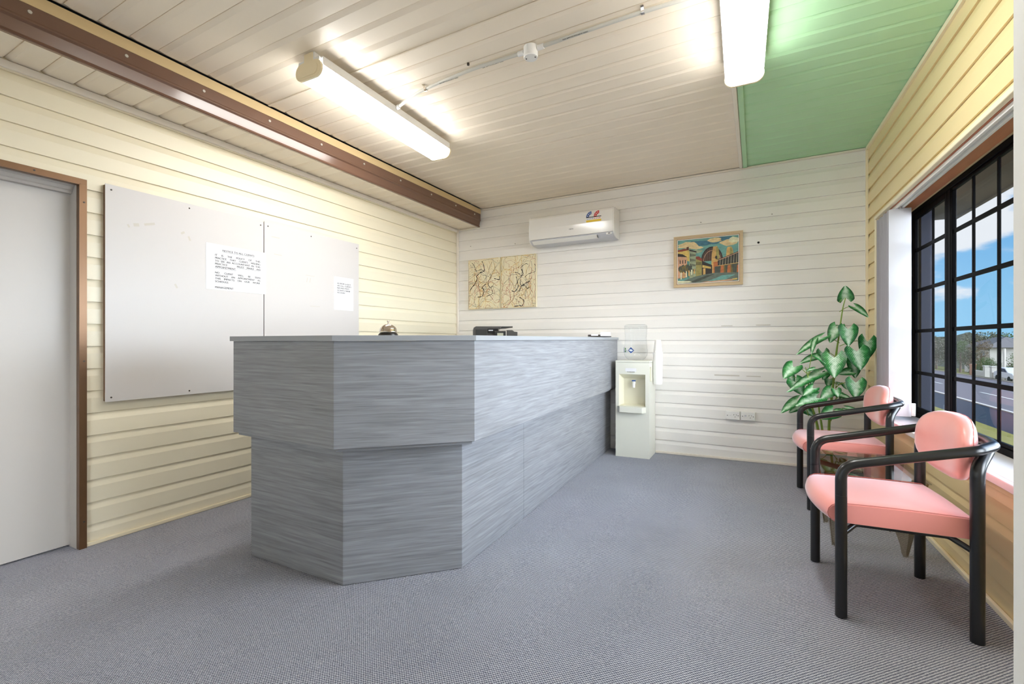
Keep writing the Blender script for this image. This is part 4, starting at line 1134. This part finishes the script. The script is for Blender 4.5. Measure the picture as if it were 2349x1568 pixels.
curved(mb, -2.75, -2.1, 1.022, 1.048, .1185, 0); curved(mb, -2.75, -2.62, 1.024, 1.075, .1188, 1); curved(mb, -2.45, -2.3, 1.05, 1.07, .1188, 2); curved(mb, -2.45, -2.3, 1.026, 1.044, .1190, 2)
a = -1.75
for (da, dz) in ((0, 0),):
    r = .119
    pts = [(a-.28, 1.045), (a, 1.015), (a+.28, 1.045), (a, 1.078)]
    mb.poly([(-1.09+r*math.cos(q), 4.74+r*math.sin(q), z) for q, z in pts], 1)
    pts = [(a-.2, 1.047), (a+.02, 1.034), (a+.2, 1.045), (a, 1.060)]
    mb.poly([(-1.09+(r+.0006)*math.cos(q), 4.74+(r+.0006)*math.sin(q), z) for q, z in pts], 0)
mb.build('bottle_label', [mat('label_pale', srgb(226, 234, 240), .5), M['sticker_b'], M['sticker_g']], bo)
cu = wroot('cup_dispenser', (-.87, 4.76, .705), 'white tube of stacked foam cups hanging beside the water cooler', 'cup dispenser')
cxx, cyy = -.872, 4.755
mb = MB(); mb.lathe([(.041, .706), (.043, .72), (.0475, 1.0), (.049, 1.022), (.047, 1.025), (.03, 1.025)], (cxx, cyy, 0), 24); mb.build('tube', M['foam'], cu)
for i in range(3):
    zb_ = 1.0255+.012*i
    mb = MB(); mb.lathe([(.0425, zb_), (.0425, zb_+.004), (.041, zb_+.005), (.029, zb_+.10), (.027, zb_+.103), (0, zb_+.1035)], (cxx, cyy, 0), 24); mb.build('cup', M['foam'], cu)
mb = MB(); mb.box((cx1+.0005, 4.745, .76), (cxx-.045, 4.765, .80)); mb.build('bracket', M['white'], cu)

# ------------------------------------------------------------------ chairs
def make_chair():
    t = empty('armchair', (0, 0, 0), 0)
    r = .0215
    W = .262
    zr = .40
    for s in (-1, 1):
        mb = MB(); mb.tube([(-.21, s*W, .001), (-.21, s*W, .50)], r, 16); mb.build('leg', M['black'], t)
        mb = MB(); mb.tube(fillet([(.215, s*W, .001), (.215, s*W, .655), (.262, s*(W-.05), .715)], [.07]), r, 16); mb.build('leg', M['black'], t)
    half = [(-.21, W, .5005), (-.21, W, .622), (.215, W, .722), (.285, W-.055, .735), (.302, W-.14, .738)]
    other = [(x, -y, z) for x, y, z in half][::-1]
    path = fillet(half+[(.306, 0, .739)]+other, [.085, .05, .05, .2, .5, .2, .05, .05, .085], 8)
    mb = MB(); mb.tube(path, [max(.0192, min(.0215, .0215-(p.z-.56)*.03)) for p in path], 16); mb.build('arm_rail', M['black'], t)
    # seat frame
    mb = MB()
    for s in (-1, 1): mb.tube(fillet([(-.21, s*W, .335), (-.15, s*(W-.05), .372), (.15, s*(W-.05), .372), (.215, s*W, .335)], [.03, .03]), .011, 10)
    for x in (-.15, .15): mb.tube([(x, -(W-.05), .372), (x, W-.05, .372)], .011, 10)
    mb.build('seat_frame', M['black'], t)
    # seat cushion
    NX, NY = 14, 14
    mb = MB()
    x0, x1, hw, z0, z1 = -.245, .225, .235, .373, .458
    def prof():
        "outline of the cross-section in x,z with a full rounded nose"
        o = []
        rr = (z1-z0)/2
        for k in range(9):
            a = -PI/2-PI*k/8
            o.append((x0+rr+rr*1.15*math.cos(a), (z0+z1)/2+rr*math.sin(a)))
        for k in range(1, 9): o.append((x0+rr+(x1-.018-x0-rr)*k/8, z1+.004*math.sin(PI*k/8)))
        for k in range(1, 5):
            a = PI/2-PI/2*k/4; o.append((x1-.018+.018*math.cos(a), z1-.018+.018*math.sin(a)))
        for k in range(0, 3):
            a = -PI/2*k/2; o.append((x1-.012+.012*math.cos(a), z0+.012+.012*math.sin(a)))
        for k in range(1, 8): o.append((x1-.012+(x0+rr-x1+.012)*k/8, z0))
        return o
    pr = prof(); rings = []
    ys = [-hw, -hw+.006]+[-hw+.02+(2*hw-.04)*k/12 for k in range(13)]+[hw-.006, hw]
    for y in ys:
        e = min(1, (hw-abs(y))/.02)
        bow = .035*(1-(y/hw)**2)
        ins = .006*(1-e)**2
        ring = []
        for x, z in pr:
            f = max(0, min(1, (x1-x)/(x1-x0)))
            crown = .006*(1-(y/hw)**2)*(1 if z > .44 else 0)
            ring.append(mb.v((x-bow*f*f, y, z+crown-(ins if z > .415 else -ins))))
        rings.append(ring)
    n = len(pr)
    for A, B in zip(rings, rings[1:]):
        for i in range(n): mb.face([A[i], A[(i+1) % n], B[(i+1) % n], B[i]], None, True)
    mb.face(rings[0][::-1]); mb.face(rings[-1])
    st_ = mb.build('seat', M['pink'], t)
    for s in (-1, 1):
        mb = MB(); pts = []
        for x, z in pr[1:22]: pts.append((x, s*(hw-.0008), z))
        mb.tube(pts, .0014, 6); mb.build('piping', M['piping'], st_)
    # backrest: bent oval pad
    mb = MB(); NU, NV = 28, 14; rows_ = []
    a_, b_, c_ = .232, .134, .046
    def sg(v, p): return math.copysign(abs(v)**p, v)
    def pad(lat, lon):
        y = a_*sg(math.cos(lat), .8)*sg(math.cos(lon), .75)
        x = c_*sg(math.sin(lat), .75)
        z = b_*sg(math.cos(lat), .8)*sg(math.sin(lon), .78)
        return V((.238+x-.75*y*y+.06*z, y, .698+z))
    for i in range(NV+1):
        lat = -PI/2+PI*i/NV
        rows_.append([mb.v(pad(lat, 2*PI*k/NU)) for k in range(NU)] if 0 < i < NV else [mb.v(pad(lat, 0))])
    for A, B in zip(rows_, rows_[1:]):
        for k in range(NU):
            l = (k+1) % NU
            if len(A) == 1: mb.face([A[0], B[l], B[k]], None, True)
            elif len(B) == 1: mb.face([A[k], A[l], B[0]], None, True)
            else: mb.face([A[k], A[l], B[l], B[k]], None, True)
    bk = mb.build('backrest', M['pink'], t)
    mb = MB(); mb.tube([pad(.25, 2*PI*k/48)+V((0, 0, 0)) for k in range(48)], .0015, 6, closed=True); mb.build('piping', M['piping'], bk)
    return t
c1 = make_chair()
c1.location = (.500, 2.582, fz(.5)); c1.rotation_euler = (0, 0, math.radians(4.3))
tag(c1, 'nearer pink upholstered armchair with black tubular frame below the window', 'chair', 'pink armchairs along the window wall')
c2 = copy_tree(c1)
c2.location = (.524, 3.945, fz(.52)); c2.rotation_euler = (0, 0, math.radians(2.5))
tag(c2, 'farther pink upholstered armchair, in front of the potted plant', 'chair')

# ------------------------------------------------------------------ clear side table
tb = wroot('side_table', (.54, 3.27, fz(.5)), 'clear acrylic side table with folded tapering legs between the two armchairs', 'table')
zt_ = .425
ta, tb2 = (.315, 2.955), (.765, 3.60)
mb = MB(); mb.box((ta[0], ta[1], zt_), (tb2[0], tb2[1], zt_+.006)); mb.build('table_top', M['acrylic'], tb, bevel=.002)
for sx in (0, 1):
    for sy in (0, 1):
        cx = ta[0]+.012 if sx == 0 else tb2[0]-.012; cy = ta[1]+.012 if sy == 0 else tb2[1]-.012
        dx = 1 if sx == 0 else -1; dy = 1 if sy == 0 else -1
        fx, fy = cx+dx*.05, cy+dy*.12
        zf_ = fz(fx)+.001
        mb = MB(); th = .005
        for (ex, ey) in ((dx, 0), (0, dy)):
            e = V((ex, ey, 0)); n = V((-ey, ex, 0))*th/2
            prof = [(0, zt_-.001, 0), (.19, zt_-.001, 0), (.16, .33, .2), (.095, .18, .58), (.045, .07, .85), (.030, zf_+.02, .97), (.020, zf_, 1), (.006, zf_, 1), (0, zf_+.02, .97)]
            A = []; B = []
            for l, z, f in prof:
                q = V((cx+(fx-cx)*f, cy+(fy-cy)*f, z))+e*l
                A.append(mb.v(q-n)); B.append(mb.v(q+n))
            mb.face(A); mb.face(B[::-1])
            for i in range(len(A)): j = (i+1) % len(A); mb.face([A[i], A[j], B[j], B[i]])
        mb.build('leg', M['acrylic_d'], tb)

# ------------------------------------------------------------------ plant
PXc, PYc = .52, 4.56
pl = wroot('potted_plant', (PXc, PYc, fz(.5)), 'tall arrowhead plant with white-veined leaves in a terracotta pot in the corner', 'plant')
f0 = fz(.5)
mb = MB(); mb.lathe([(.10, f0+.001), (.112, f0+.02), (.148, f0+.25), (.158, f0+.252), (.160, f0+.285), (.146, f0+.287), (.142, f0+.25), (.02, f0+.248)], (PXc, PYc, 0), 32); mb.build('pot', M['terracotta'], pl)
mb = MB(); mb.lathe([(.138, f0+.2485), (.10, f0+.262), (0, f0+.266)], (PXc, PYc, 0), 24); mb.build('soil', M['soil'], pl)
s34 = 3.9206
def pp(x, y, dY=0): return atY(1760+x/s34, 630+y/s34, PYc-.06+dY)
mb = MB()
def stalk(pts, r0, r1, dy=0):
    p = catmull(pts, 5); n = len(p)
    mb.tube(p, [r0+(r1-r0)*i/(n-1) for i in range(n)], 8)
base_ = V((PXc, PYc, f0+.255))
stalk([base_+V((.02, 0, 0)), pp(555, 1370, 0), pp(575, 1150), pp(600, 920), pp(622, 700), pp(640, 580), pp(660, 430), pp(680, 300), pp(704, 208)], .011, .003)
stalk([base_+V((-.02, -.02, 0)), pp(490, 1360, .02), pp(465, 1200, .03), pp(470, 1120, .03)], .010, .004)
stalk([base_+V((-.04, .01, 0)), pp(440, 1310, -.03), pp(400, 1180, -.05), pp(372, 1050, -.06), pp(370, 940, -.06), pp(345, 830, -.06)], .011, .003)
STEMS = mb
LF = MB(); uvl = LF.bm.loops.layers.uv.new('UVMap')
def leaf(bp, tp, wd, nrm, droop=.12, fold=.22):
    L = tp-bp; ln = L.length; d = L.normalized(); sd = d.cross(nrm).normalized(); nn = sd.cross(d).normalized()
    ts = [0, .1, .22, .36, .5, .64, .78, .9, 1.0]; ss = [-1, -.66, -.33, 0, .33, .66, 1]
    def w(t): return wd*ln*(1-t)**.95*(1+.9*t)
    def pos(t, s):
        ww = w(max(t, 0)) if t >= 0 else wd*ln*(1+t*.5)
        q = bp+d*(t*ln)+sd*(s*ww)
        q += nn*(abs(s)*ww*fold-droop*ln*(t if t > 0 else 0)**2-.10*ln*s*s*.5)
        return q
    grid = [[(LF.v(pos(t, s)), (s, t)) for s in ss] for t in ts[:-1]]+[[(LF.v(pos(1, 0)), (0, 1))]]
    def mk(vs):
        try: f = LF.bm.faces.new([v for v, _ in vs])
        except ValueError: return
        f.smooth = True
        for lp, (_, uv) in zip(f.loops, vs): lp[uvl].uv = uv
    for A, B in zip(grid, grid[1:]):
        if len(B) == 1:
            for k in range(6): mk([A[k], A[k+1], B[0]])
        else:
            for k in range(6): mk([A[k], A[k+1], B[k+1], B[k]])
    for sg in (-1, 1):   # basal lobes
        def lp_(t, s): return (LF.v(bp+d*(t*ln)+sd*(sg*s*wd*ln)+nn*(s*wd*ln*fold+.03*ln*t-.05*ln*s*s)), (sg*s, t))
        rw_ = [[lp_(t, a_+(b_-a_)*q/3) for q in range(4)] for t, a_, b_ in ((0, .0, 1), (-.05, .12, 1.02), (-.12, .24, 1.0), (-.20, .36, .93), (-.27, .46, .82), (-.33, .55, .68))]
        tip_ = lp_(-.37, .60)
        for A, B in zip(rw_, rw_[1:]):
            for k in range(3): mk([A[k], A[k+1], B[k+1], B[k]])
        for k in range(3): mk([rw_[-1][k], rw_[-1][k+1], tip_])
def petiole(a, b, r=.0028): stalk([a, (a+b)/2+V((0, 0, .02)), b], r, r*.7)
lf = [  # base xy, tip xy, depth base, depth tip, half width, normal
    (704, 208, 704, 100, 0, -.05, .55, (0, -1, .2)), (795, 292, 922, 370, -.02, -.08, .34, (.1, -.6, .8)),
    (625, 478, 556, 606, -.02, -.06, .42, (-.4, -1, .3)), (725, 490, 738, 640, -.08, -.12, .50, (.2, -1, .35)), (650, 470, 720, 465, 0, .05, .5, (0, -.5, .8)),
    (470, 572, 246, 696, -.05, -.12, .24, (-.2, -.5, .9)), (425, 600, 385, 712, -.10, -.14, .25, (-.7, -.7, .2)),
    (900, 600, 892, 780, .0, -.04, .42, (.3, -1, .2)), (805, 688, 850, 852, -.08, -.13, .58, (.25, -1, .4)),
    (600, 745, 604, 922, -.10, -.15, .52, (-.15, -1, .4)), (780, 785, 800, 932, .02, .0, .42, (.2, -1, .3)), (440, 735, 285, 782, -.02, -.06, .35, (-.2, -.6, .8)), (450, 735, 530, 790, -.08, -.12, .4, (.1, -.5, .9)),
    (236, 828, 142, 925, -.06, -.12, .52, (-.4, -1, .4)), (795, 968, 800, 1112, -.12, -.16, .55, (.15, -1, .35)), (745, 870, 640, 885, -.02, -.05, .5, (0, -.7, .7)),
    (420, 845, 345, 860, -.08, -.1, .4, (0, -.5, .9)), (470, 882, 160, 1022, -.03, -.16, .20, (-.2, -.5, .9)), (250, 960, 320, 1080, -.04, -.08, .50, (-.2, -1, .4)), (215, 920, 235, 990, 0, -.02, .45, (-.4, -1, .2)),
    (410, 1020, 320, 1080, -.12, -.17, .42, (-.1, -.8, .7)), (620, 1035, 640, 1095, -.10, -.13, .6, (.1, -1, .3)), (570, 1045, 480, 1110, -.08, -.12, .5, (0, -.9, .5)),
    (690, 1085, 655, 1130, 0, -.03, .5, (.2, -1, .4)), (440, 1105, 255, 1162, -.12, -.2, .42, (-.1, -.7, .8)), (270, 1130, 112, 1226, -.06, -.14, .33, (-.2, -.5, .9)), (300, 1180, 190, 1232, 0, -.04, .4, (-.1, -.6, .8)),
    (590, 1232, 480, 1288, -.14, -.2, .55, (.0, -.9, .6)), (620, 1230, 720, 1225, -.14, -.18, .5, (.1, -.6, .8)), (720, 1195, 855, 1222, -.06, -.1, .30, (.1, -.5, .9)),
    (650, 1080, 770, 1110, -.02, -.06, .35, (0, -.6, .8)), (395, 920, 402, 985, -.02, -.05, .5, (0, -1, .3)), (530, 890, 500, 945, .02, 0, .5, (0, -1, .3)), (560, 940, 545, 1010, .06, .05, .55, (0, -1, .2)), (700, 980, 720, 1030, .02, 0, .6, (.1, -1, .3)), (630, 975, 700, 985, .04, .03, .4, (0, -.5, .9)), (420, 1140, 500, 1165, -.04, -.06, .45, (0, -.5, .9)), (340, 1210, 420, 1265, 0, -.02, .5, (0, -.9, .5)), (500, 700, 515, 820, .03, .02, .42, (0, -1, .3)),
]
for (a, b, c, d, e, g, w_, n_) in lf:
    bp = pp(a, b, e); tp = pp(c, d, g)
    dd = tp-bp; nrm = V(n_); nrm = (nrm-dd.normalized()*nrm.dot(dd.normalized())).normalized()
    leaf(bp, tp, w_, nrm)
    # petiole back to the nearest stalk
    zt2 = bp.z
    if a < 430: q = V(pp(370, max(900, b+60), -.06))
    elif b > 1080: q = V(pp(575, b+80, 0))
    else: q = V(pp(615 if b > 600 else 650, b+40, 0))
    if (q-bp).length > .02: petiole(q, bp)
o_ = LF.build('foliage', M['leaf'], pl, recalc=False)
STEMS.build('stems', M['stem'], pl)

# ------------------------------------------------------------------ outside
def ext(name, m, fn, label, cat):
    mb = MB(); fn(mb); return tag(mb.build(name, m), label, cat, kind='structure')
GX0, GZ0, GS = 2.0, -.30, .128
def gz(x): return GZ0-GS*max(0, x-GX0)
def strip(mb, xa, xb, ya, yb, dz=0, th=.2):
    mb.hexa([(xa, ya, gz(xa)-th), (xb, ya, gz(xb)-th), (xb, yb, gz(xb)-th), (xa, yb, gz(xa)-th)], [(xa, ya, gz(xa)+dz), (xb, ya, gz(xb)+dz), (xb, yb, gz(xb)+dz), (xa, yb, gz(xa)+dz)])
ext('lawn', M['grass'], lambda mb: strip(mb, 1.3, 4.2, -25, 70), 'dry grass strip outside the window', 'grass')
ext('bounce_slab', M['bounce_pale'], lambda mb: mb.box((-12, -14, -.5), (1.3, YF-.1, -.14)), 'pale slab added unseen before the front wall to bounce daylight in', 'pavement')  # added slab, sends daylight up through the front opening
ext('shade_strip', M['shade_ground'], lambda mb: strip(mb, 4.2, 6.3, -40, 90, .0), 'darkened ground strip beyond the grass, shade on the lawn put into its colour', 'pavement')  # shaded lawn band, its shade painted as dark ground colour
ext('road', M['asphalt'], lambda mb: strip(mb, 6.3, 22.5, -60, 140, .0), 'grey road outside the window', 'road')
ext('verge', M['lawn'], lambda mb: strip(mb, 22.5, 27, -60, 140, .05), 'grass verge on the far side of the road', 'grass')
ext('hillside', M['lawn'], lambda mb: strip(mb, 27, 90, -60, 200, .0, 1), 'ground beyond the fence', 'ground')
def ridge(mb):
    n = 40; top = []; bot = []; bk = []
    for i in range(n+1):
        y = 40+460*i/n; xx = 82+4*math.sin(i*.7)
        h_ = 13.2+1.1*math.sin(i*1.9)+.7*math.sin(i*4.3)+.02*(y-190)
        bot.append(mb.v((xx-14, y, gz(70)-1))); top.append(mb.v((xx, y, gz(84)+h_))); bk.append(mb.v((xx+26, y, gz(90)-4)))
    for i in range(n):
        mb.face([bot[i], bot[i+1], top[i+1], top[i]]); mb.face([top[i], top[i+1], bk[i+1], bk[i]])
ext('hill', M['fol'][0], ridge, 'distant wooded ridge behind the houses', 'hill')
ext('kerb', M['kerb'], lambda mb: (strip(mb, 22.2, 22.5, -60, 140, .12), strip(mb, 6.2, 6.4, -60, 140, .03)), 'pale kerbs along the road', 'kerb')
def lines(mb):
    for y in range(-40, 120, 9): strip(mb, 9.25, 9.4, y+2.5, y+6.3, .012, -.002)
    strip(mb, 14.2, 14.35, -60, 140, .012, -.002)
ext('road_markings', M['line'], lines, 'white painted lines on the road', 'road marking')
# roof and eave over the room
mb = MB()
mb.hexa([V((XL-.5, YF-.4, 2.92)), rp(ULEN+.3, .82, 2.92), rp(-.6, .82, 2.92), V((XL-.5, YB+.6, 2.92))], [V((XL-.5, YF-.4, 3.05)), rp(ULEN+.3, .82, 3.05), rp(-.6, .82, 3.05), V((XL-.5, YB+.6, 3.05))])
tag(mb.build('roof', M['rooft']), 'roof over the room', 'roof', kind='structure')
mb = MB(); rbox(mb, -.8, ULEN+.2, .251, .79, 2.285, 2.33); rbox(mb, -.8, ULEN+.2, .79, .82, 2.27, 2.919)
tag(mb.build('eave', M['soffit']), 'dark eave soffit above the window', 'eave', kind='structure')
mb = MB()
for k in range(5): rbox(mb, ru(4.53)-.028*k-.0, ru(4.53)-.028*k+.02, .2515, .318-.004*(k % 2), .45, 2.28)
tag(mb.build('trim_10', M['extdark']), 'dark blue fluted post outside the end of the window', 'trim', kind='structure')

def on_ground(px_, X_, ):
    a = (px_-1174.5)/1048; k = (-math.sin(YAW)+math.cos(YAW)*a)/(math.cos(YAW)+math.sin(YAW)*a)
    return V((X_, X_/k, gz(X_)))
def tree(px_, X_, h, wd, fol, label, seed, trunk=.25):
    p = on_ground(px_, X_); rnd = random.Random(seed)
    t = empty('tree', tuple(p), rnd.random()*6, label, 'tree', 'trees beyond the road')
    mb = MB(); mb.tube([(0, 0, -.2), (.05, 0, h*.3), (.0, .1, h*.6)], [.18, .14, .06], 7)
    for k in range(4):
        a = k*1.6; mb.tube([(.04, 0, h*.25+.1*k), (wd*.25*math.cos(a), wd*.25*math.sin(a), h*.6)], [.07, .03], 5)
    mb.build('trunk', M['trunk'], t)
    mb = MB()
    cl = [(rnd.uniform(-.6, .6)*wd/2, rnd.uniform(-.6, .6)*wd/2, h*rnd.uniform(trunk+.12, .85), rnd.uniform(.22, .36)*wd) for _ in range(11)]+[(0, 0, h*.6, wd*.36)]
    for k in range(3000):
        x, y, z, r = rnd.choice(cl)
        d = V((rnd.gauss(0, 1), rnd.gauss(0, 1), rnd.gauss(0, .8))).normalized()*r*rnd.uniform(.7, 1.05)
        c = V((x, y, z))+d
        if c.z < h*trunk*.6 or c.z > h: continue
        s = rnd.uniform(.06, .15)*wd/6
        u = V((rnd.gauss(0, 1), rnd.gauss(0, 1), rnd.gauss(0, .6))).normalized(); v = u.cross(V((rnd.gauss(0, 1), rnd.gauss(0, 1), rnd.gauss(0, 1)))).normalized()
        mb.poly([c-u*s-v*s*.5, c+u*s-v*s*.5, c+u*s*.6+v*s*.7, c-u*s*.6+v*s*.7])
    mb.build('crown', fol, t)
    return t
FO = M['fol']
specs = [(2148, 29.5, 5.6, 4.6, FO[2], 'grey bare-branched tree at the left of the window view', .1), (2178, 29.5, 6.2, 4.0, FO[0], 'olive tree just left of the thick window mullion', .1), (2203, 29.5, 5.4, 3.0, FO[1], 'green tree just right of the thick window mullion above the fence', .08),
         (2226, 30.0, 5.9, 2.9, FO[0], 'second olive tree, between window mullion and white house', .12), (2250, 30.5, 5.6, 2.6, FO[3], 'brownish tree before the white house', .15), (2256, 27.2, 2.6, 2.4, FO[1], 'low bright green shrub behind the left garden wall', .0),
         (2262, 52, 10.4, 9, FO[0], 'distant olive tree on the skyline above the house', .2), (2312, 52, 10.8, 8, FO[1], 'distant green tree at the right on the skyline', .2), (2328, 28, 3.6, 3.0, FO[1], 'green tree behind the white car', .05), (2284, 27.2, 2.2, 2.0, FO[1], 'small green shrub between the garden walls', .0), (2120, 30, 6, 4.6, FO[2], 'second grey tree, at the far left window edge', .1)]
for i, (a, b, c, d, e, lab, tr) in enumerate(specs): tree(a, b, c, d, e, lab, 20+i, tr)
# front fence: rendered piers and low walls
for i, (a, b) in enumerate(((2231, 2262), (2278, 2330))):
    p, q = on_ground(a, 25.2), on_ground(b, 25.2)
    t = wroot('garden_wall', tuple((p+q)/2), ('left', 'right')[i]+' low white garden wall with piers across the road', 'garden wall', 'garden walls across the road')
    mb = MB(); ya, yb = sorted((p.y, q.y)); mb.box((25.1, ya, p.z-.2), (25.35, yb, p.z+.75)); mb.build('wall_panel', M['render'], t)
    n = 2 if i == 0 else 3
    for k in range(n):
        y = ya+(yb-ya)*k/(n-1)
        mb = MB(); mb.box((25.0, y-.3, p.z-.2), (25.45, y+.3, p.z+1.35)); mb.box((24.95, y-.36, p.z+1.35), (25.5, y+.36, p.z+1.48)); mb.build('pier', M['render'] if k != n-1 or i else M['brick'], t)
# house
p = on_ground(2280, 39); t = wroot('house', tuple(p), 'white house with grey tiled roof across the road', 'house')
hx0, hx1, hy0, hy1 = 36, 42.5, p.y-7.5, p.y+3.5; g0 = gz(39)-.2
mb = MB(); mb.box((hx0, hy0, g0), (hx1, hy1, g0+5.4)); mb.build('house_walls', M['housew'], t)
mb = MB(); A = [(hx0-.7, hy0-.7, g0+5.401), (hx1+.7, hy0-.7, g0+5.401), (hx1+.7, hy1+.7, g0+5.401), (hx0-.7, hy1+.7, g0+5.401)]
m_ = (hx0+hx1)/2; r0, r1 = (m_, hy0+3.5, g0+7.3), (m_, hy1-3.5, g0+7.3)
va = [mb.v(q) for q in A]; v0, v1 = mb.v(r0), mb.v(r1)
mb.face(va[::-1]); mb.face([va[0], va[1], v0]); mb.face([va[2], va[3], v1]); mb.face([va[1], va[2], v1, v0]); mb.face([va[3], va[0], v0, v1]); mb.build('roof', M['rooft'], t)
for y in (hy0+2, hy0+5.5, hy1-2.5):
    mb = MB(); mb.box((hx0-.03, y, g0+3.4), (hx0-.001, y+1.7, g0+4.7)); mb.build('window', M['winblue'], t)
# pole
p = on_ground(2304, 24.75); mb = MB(); mb.tube([p-Z*.3, p+Z*3.6], .11, 8); tag(mb.build('street_pole', M['render']), 'pale pole standing on the far verge', 'pole')
# car
p = on_ground(2326, 24.0); t = wroot('car', tuple(p), 'white car parked on the far verge at the right window edge', 'car')
gz_ = p.z+.06
prof = [(-2.2, .35), (-2.2, .75), (-1.9, .92), (-1.05, 1.0), (-.45, 1.42), (.75, 1.47), (1.55, 1.05), (2.1, .95), (2.2, .6), (2.2, .35)]
mb = MB(); A = [mb.v((p.x-.85, p.y+s, gz_+z)) for s, z in prof]; B = [mb.v((p.x+.85, p.y+s, gz_+z)) for s, z in prof]
mb.face(A); mb.face(B[::-1])
for i in range(len(prof)): mb.face([A[i], A[(i+1) % len(prof)], B[(i+1) % len(prof)], B[i]])
mb.build('car_body', M['car'], t, bevel=.06)
mb = MB()
for xs in (p.x-.86, p.x+.86): mb.poly([(xs, p.y-.9, gz_+1.0), (xs, p.y-.42, gz_+1.36), (xs, p.y+.70, gz_+1.40), (xs, p.y+1.3, gz_+1.05)])
mb.build('side_windows', M['winblue'], t)
for s in (-1.35, 1.35):
    for xs in (p.x-.88, p.x+.68):
        mb = MB(); mb.tube([(xs, p.y+s, gz_+.30), (xs+.2, p.y+s, gz_+.30)], .31, 18); mb.build('wheel', M['tyre'], t)

# ------------------------------------------------------------------ light
sun = bpy.data.lights.new('sun', 'SUN'); sun.energy = 1.7; sun.angle = .009; sun.color = (1, .95, .86)
so = bpy.data.objects.new('sun', sun); col.objects.link(so)
sd = V((.80, .35, -.62)).normalized()
so.rotation_euler = sd.to_track_quat('-Z', 'Y').to_euler(); so.location = (-8, -4, 9)

w = bpy.data.worlds.new('sky'); scene.world = w; w.use_nodes = True
nt = w.node_tree; nt.nodes.clear()
N = nt.nodes.new; Lk = nt.links.new
out = N('ShaderNodeOutputWorld'); bg = N('ShaderNodeBackground'); Lk(bg.outputs[0], out.inputs[0])
tc = N('ShaderNodeTexCoord'); sp = N('ShaderNodeSeparateXYZ'); Lk(tc.outputs['Generated'], sp.inputs[0])
def mth(op, a, b=None, c=None):
    n = N('ShaderNodeMath'); n.operation = op
    for i, q in enumerate((a, b, c)):
        if q is None: continue
        if isinstance(q, (int, float)): n.inputs[i].default_value = q
        else: Lk(q, n.inputs[i])
    return n.outputs[0]
def smooth(v, a, b, c=0, d=1):
    n = N('ShaderNodeMapRange'); n.interpolation_type = 'SMOOTHSTEP'
    Lk(v, n.inputs[0]); n.inputs[1].default_value = a; n.inputs[2].default_value = b; n.inputs[3].default_value = c; n.inputs[4].default_value = d
    return n.outputs[0]
def mixc(f, a, b):
    n = N('ShaderNodeMix'); n.data_type = 'RGBA'
    if isinstance(f, float): n.inputs[0].default_value = f
    else: Lk(f, n.inputs[0])
    for i, q in ((6, a), (7, b)):
        if isinstance(q, tuple): n.inputs[i].default_value = q
        else: Lk(q, n.inputs[i])
    return n.outputs[2]
blue = mixc(smooth(sp.outputs[2], 0, .35), srgb(150, 208, 244), srgb(64, 150, 226))
mp = N('ShaderNodeMapping'); mp.inputs['Scale'].default_value = (1, 1, 2.2); mp.inputs['Location'].default_value = (.35, .2, .1); Lk(tc.outputs['Generated'], mp.inputs[0])
cn = N('ShaderNodeTexNoise'); cn.inputs['Scale'].default_value = 5.5; cn.inputs['Detail'].default_value = 8; cn.inputs['Roughness'].default_value = .55; Lk(mp.outputs[0], cn.inputs['Vector'])
cm = smooth(cn.outputs[0], .50, .60)
sky = mixc(cm, blue, srgb(240, 243, 248))
hx = mth('DIVIDE', sp.outputs[0], mth('MAXIMUM', mth('SQRT', mth('ADD', mth('MULTIPLY', sp.outputs[0], sp.outputs[0]), mth('MULTIPLY', sp.outputs[1], sp.outputs[1]))), .001))
SEC = 15; BASE = .8; SOUTH = .4
bright = mth('MULTIPLY', smooth(hx, .56, .80), smooth(sp.outputs[2], .75, .45))     # eastern sky raised out of view, added to light the room through the window
sky2 = mixc(bright, sky, (.82, .91, 1, 1))
south = mth('MULTIPLY', smooth(sp.outputs[1], -.25, -.55), smooth(sp.outputs[2], .75, .45))  # southern sky lifted too, added as frontal fill for the room
sky3 = mixc(south, sky2, (.92, .96, 1, 1))
Lk(sky3, bg.inputs[0]); Lk(mth('MULTIPLY_ADD', south, SOUTH, mth('MULTIPLY_ADD', bright, SEC-BASE, BASE)), bg.inputs[1])

for r in ROOTS:
    if '_w' in r: del r['_w']
for o in list(scene.objects):
    if '_w' in o: del o['_w']

# ------------------------------------------------------------------ view
vs = scene.view_settings
scene.display_settings.display_device = 'sRGB'
vs.view_transform = 'Standard'; vs.look = 'None'; vs.exposure = .40; vs.gamma = 1; vs.use_curve_mapping = False
scene.cycles.max_bounces = 10; scene.cycles.diffuse_bounces = 6; scene.cycles.glossy_bounces = 4; scene.cycles.transparent_max_bounces = 16
scene.cycles.use_denoising = True
scene.cycles.sample_clamp_indirect = 8
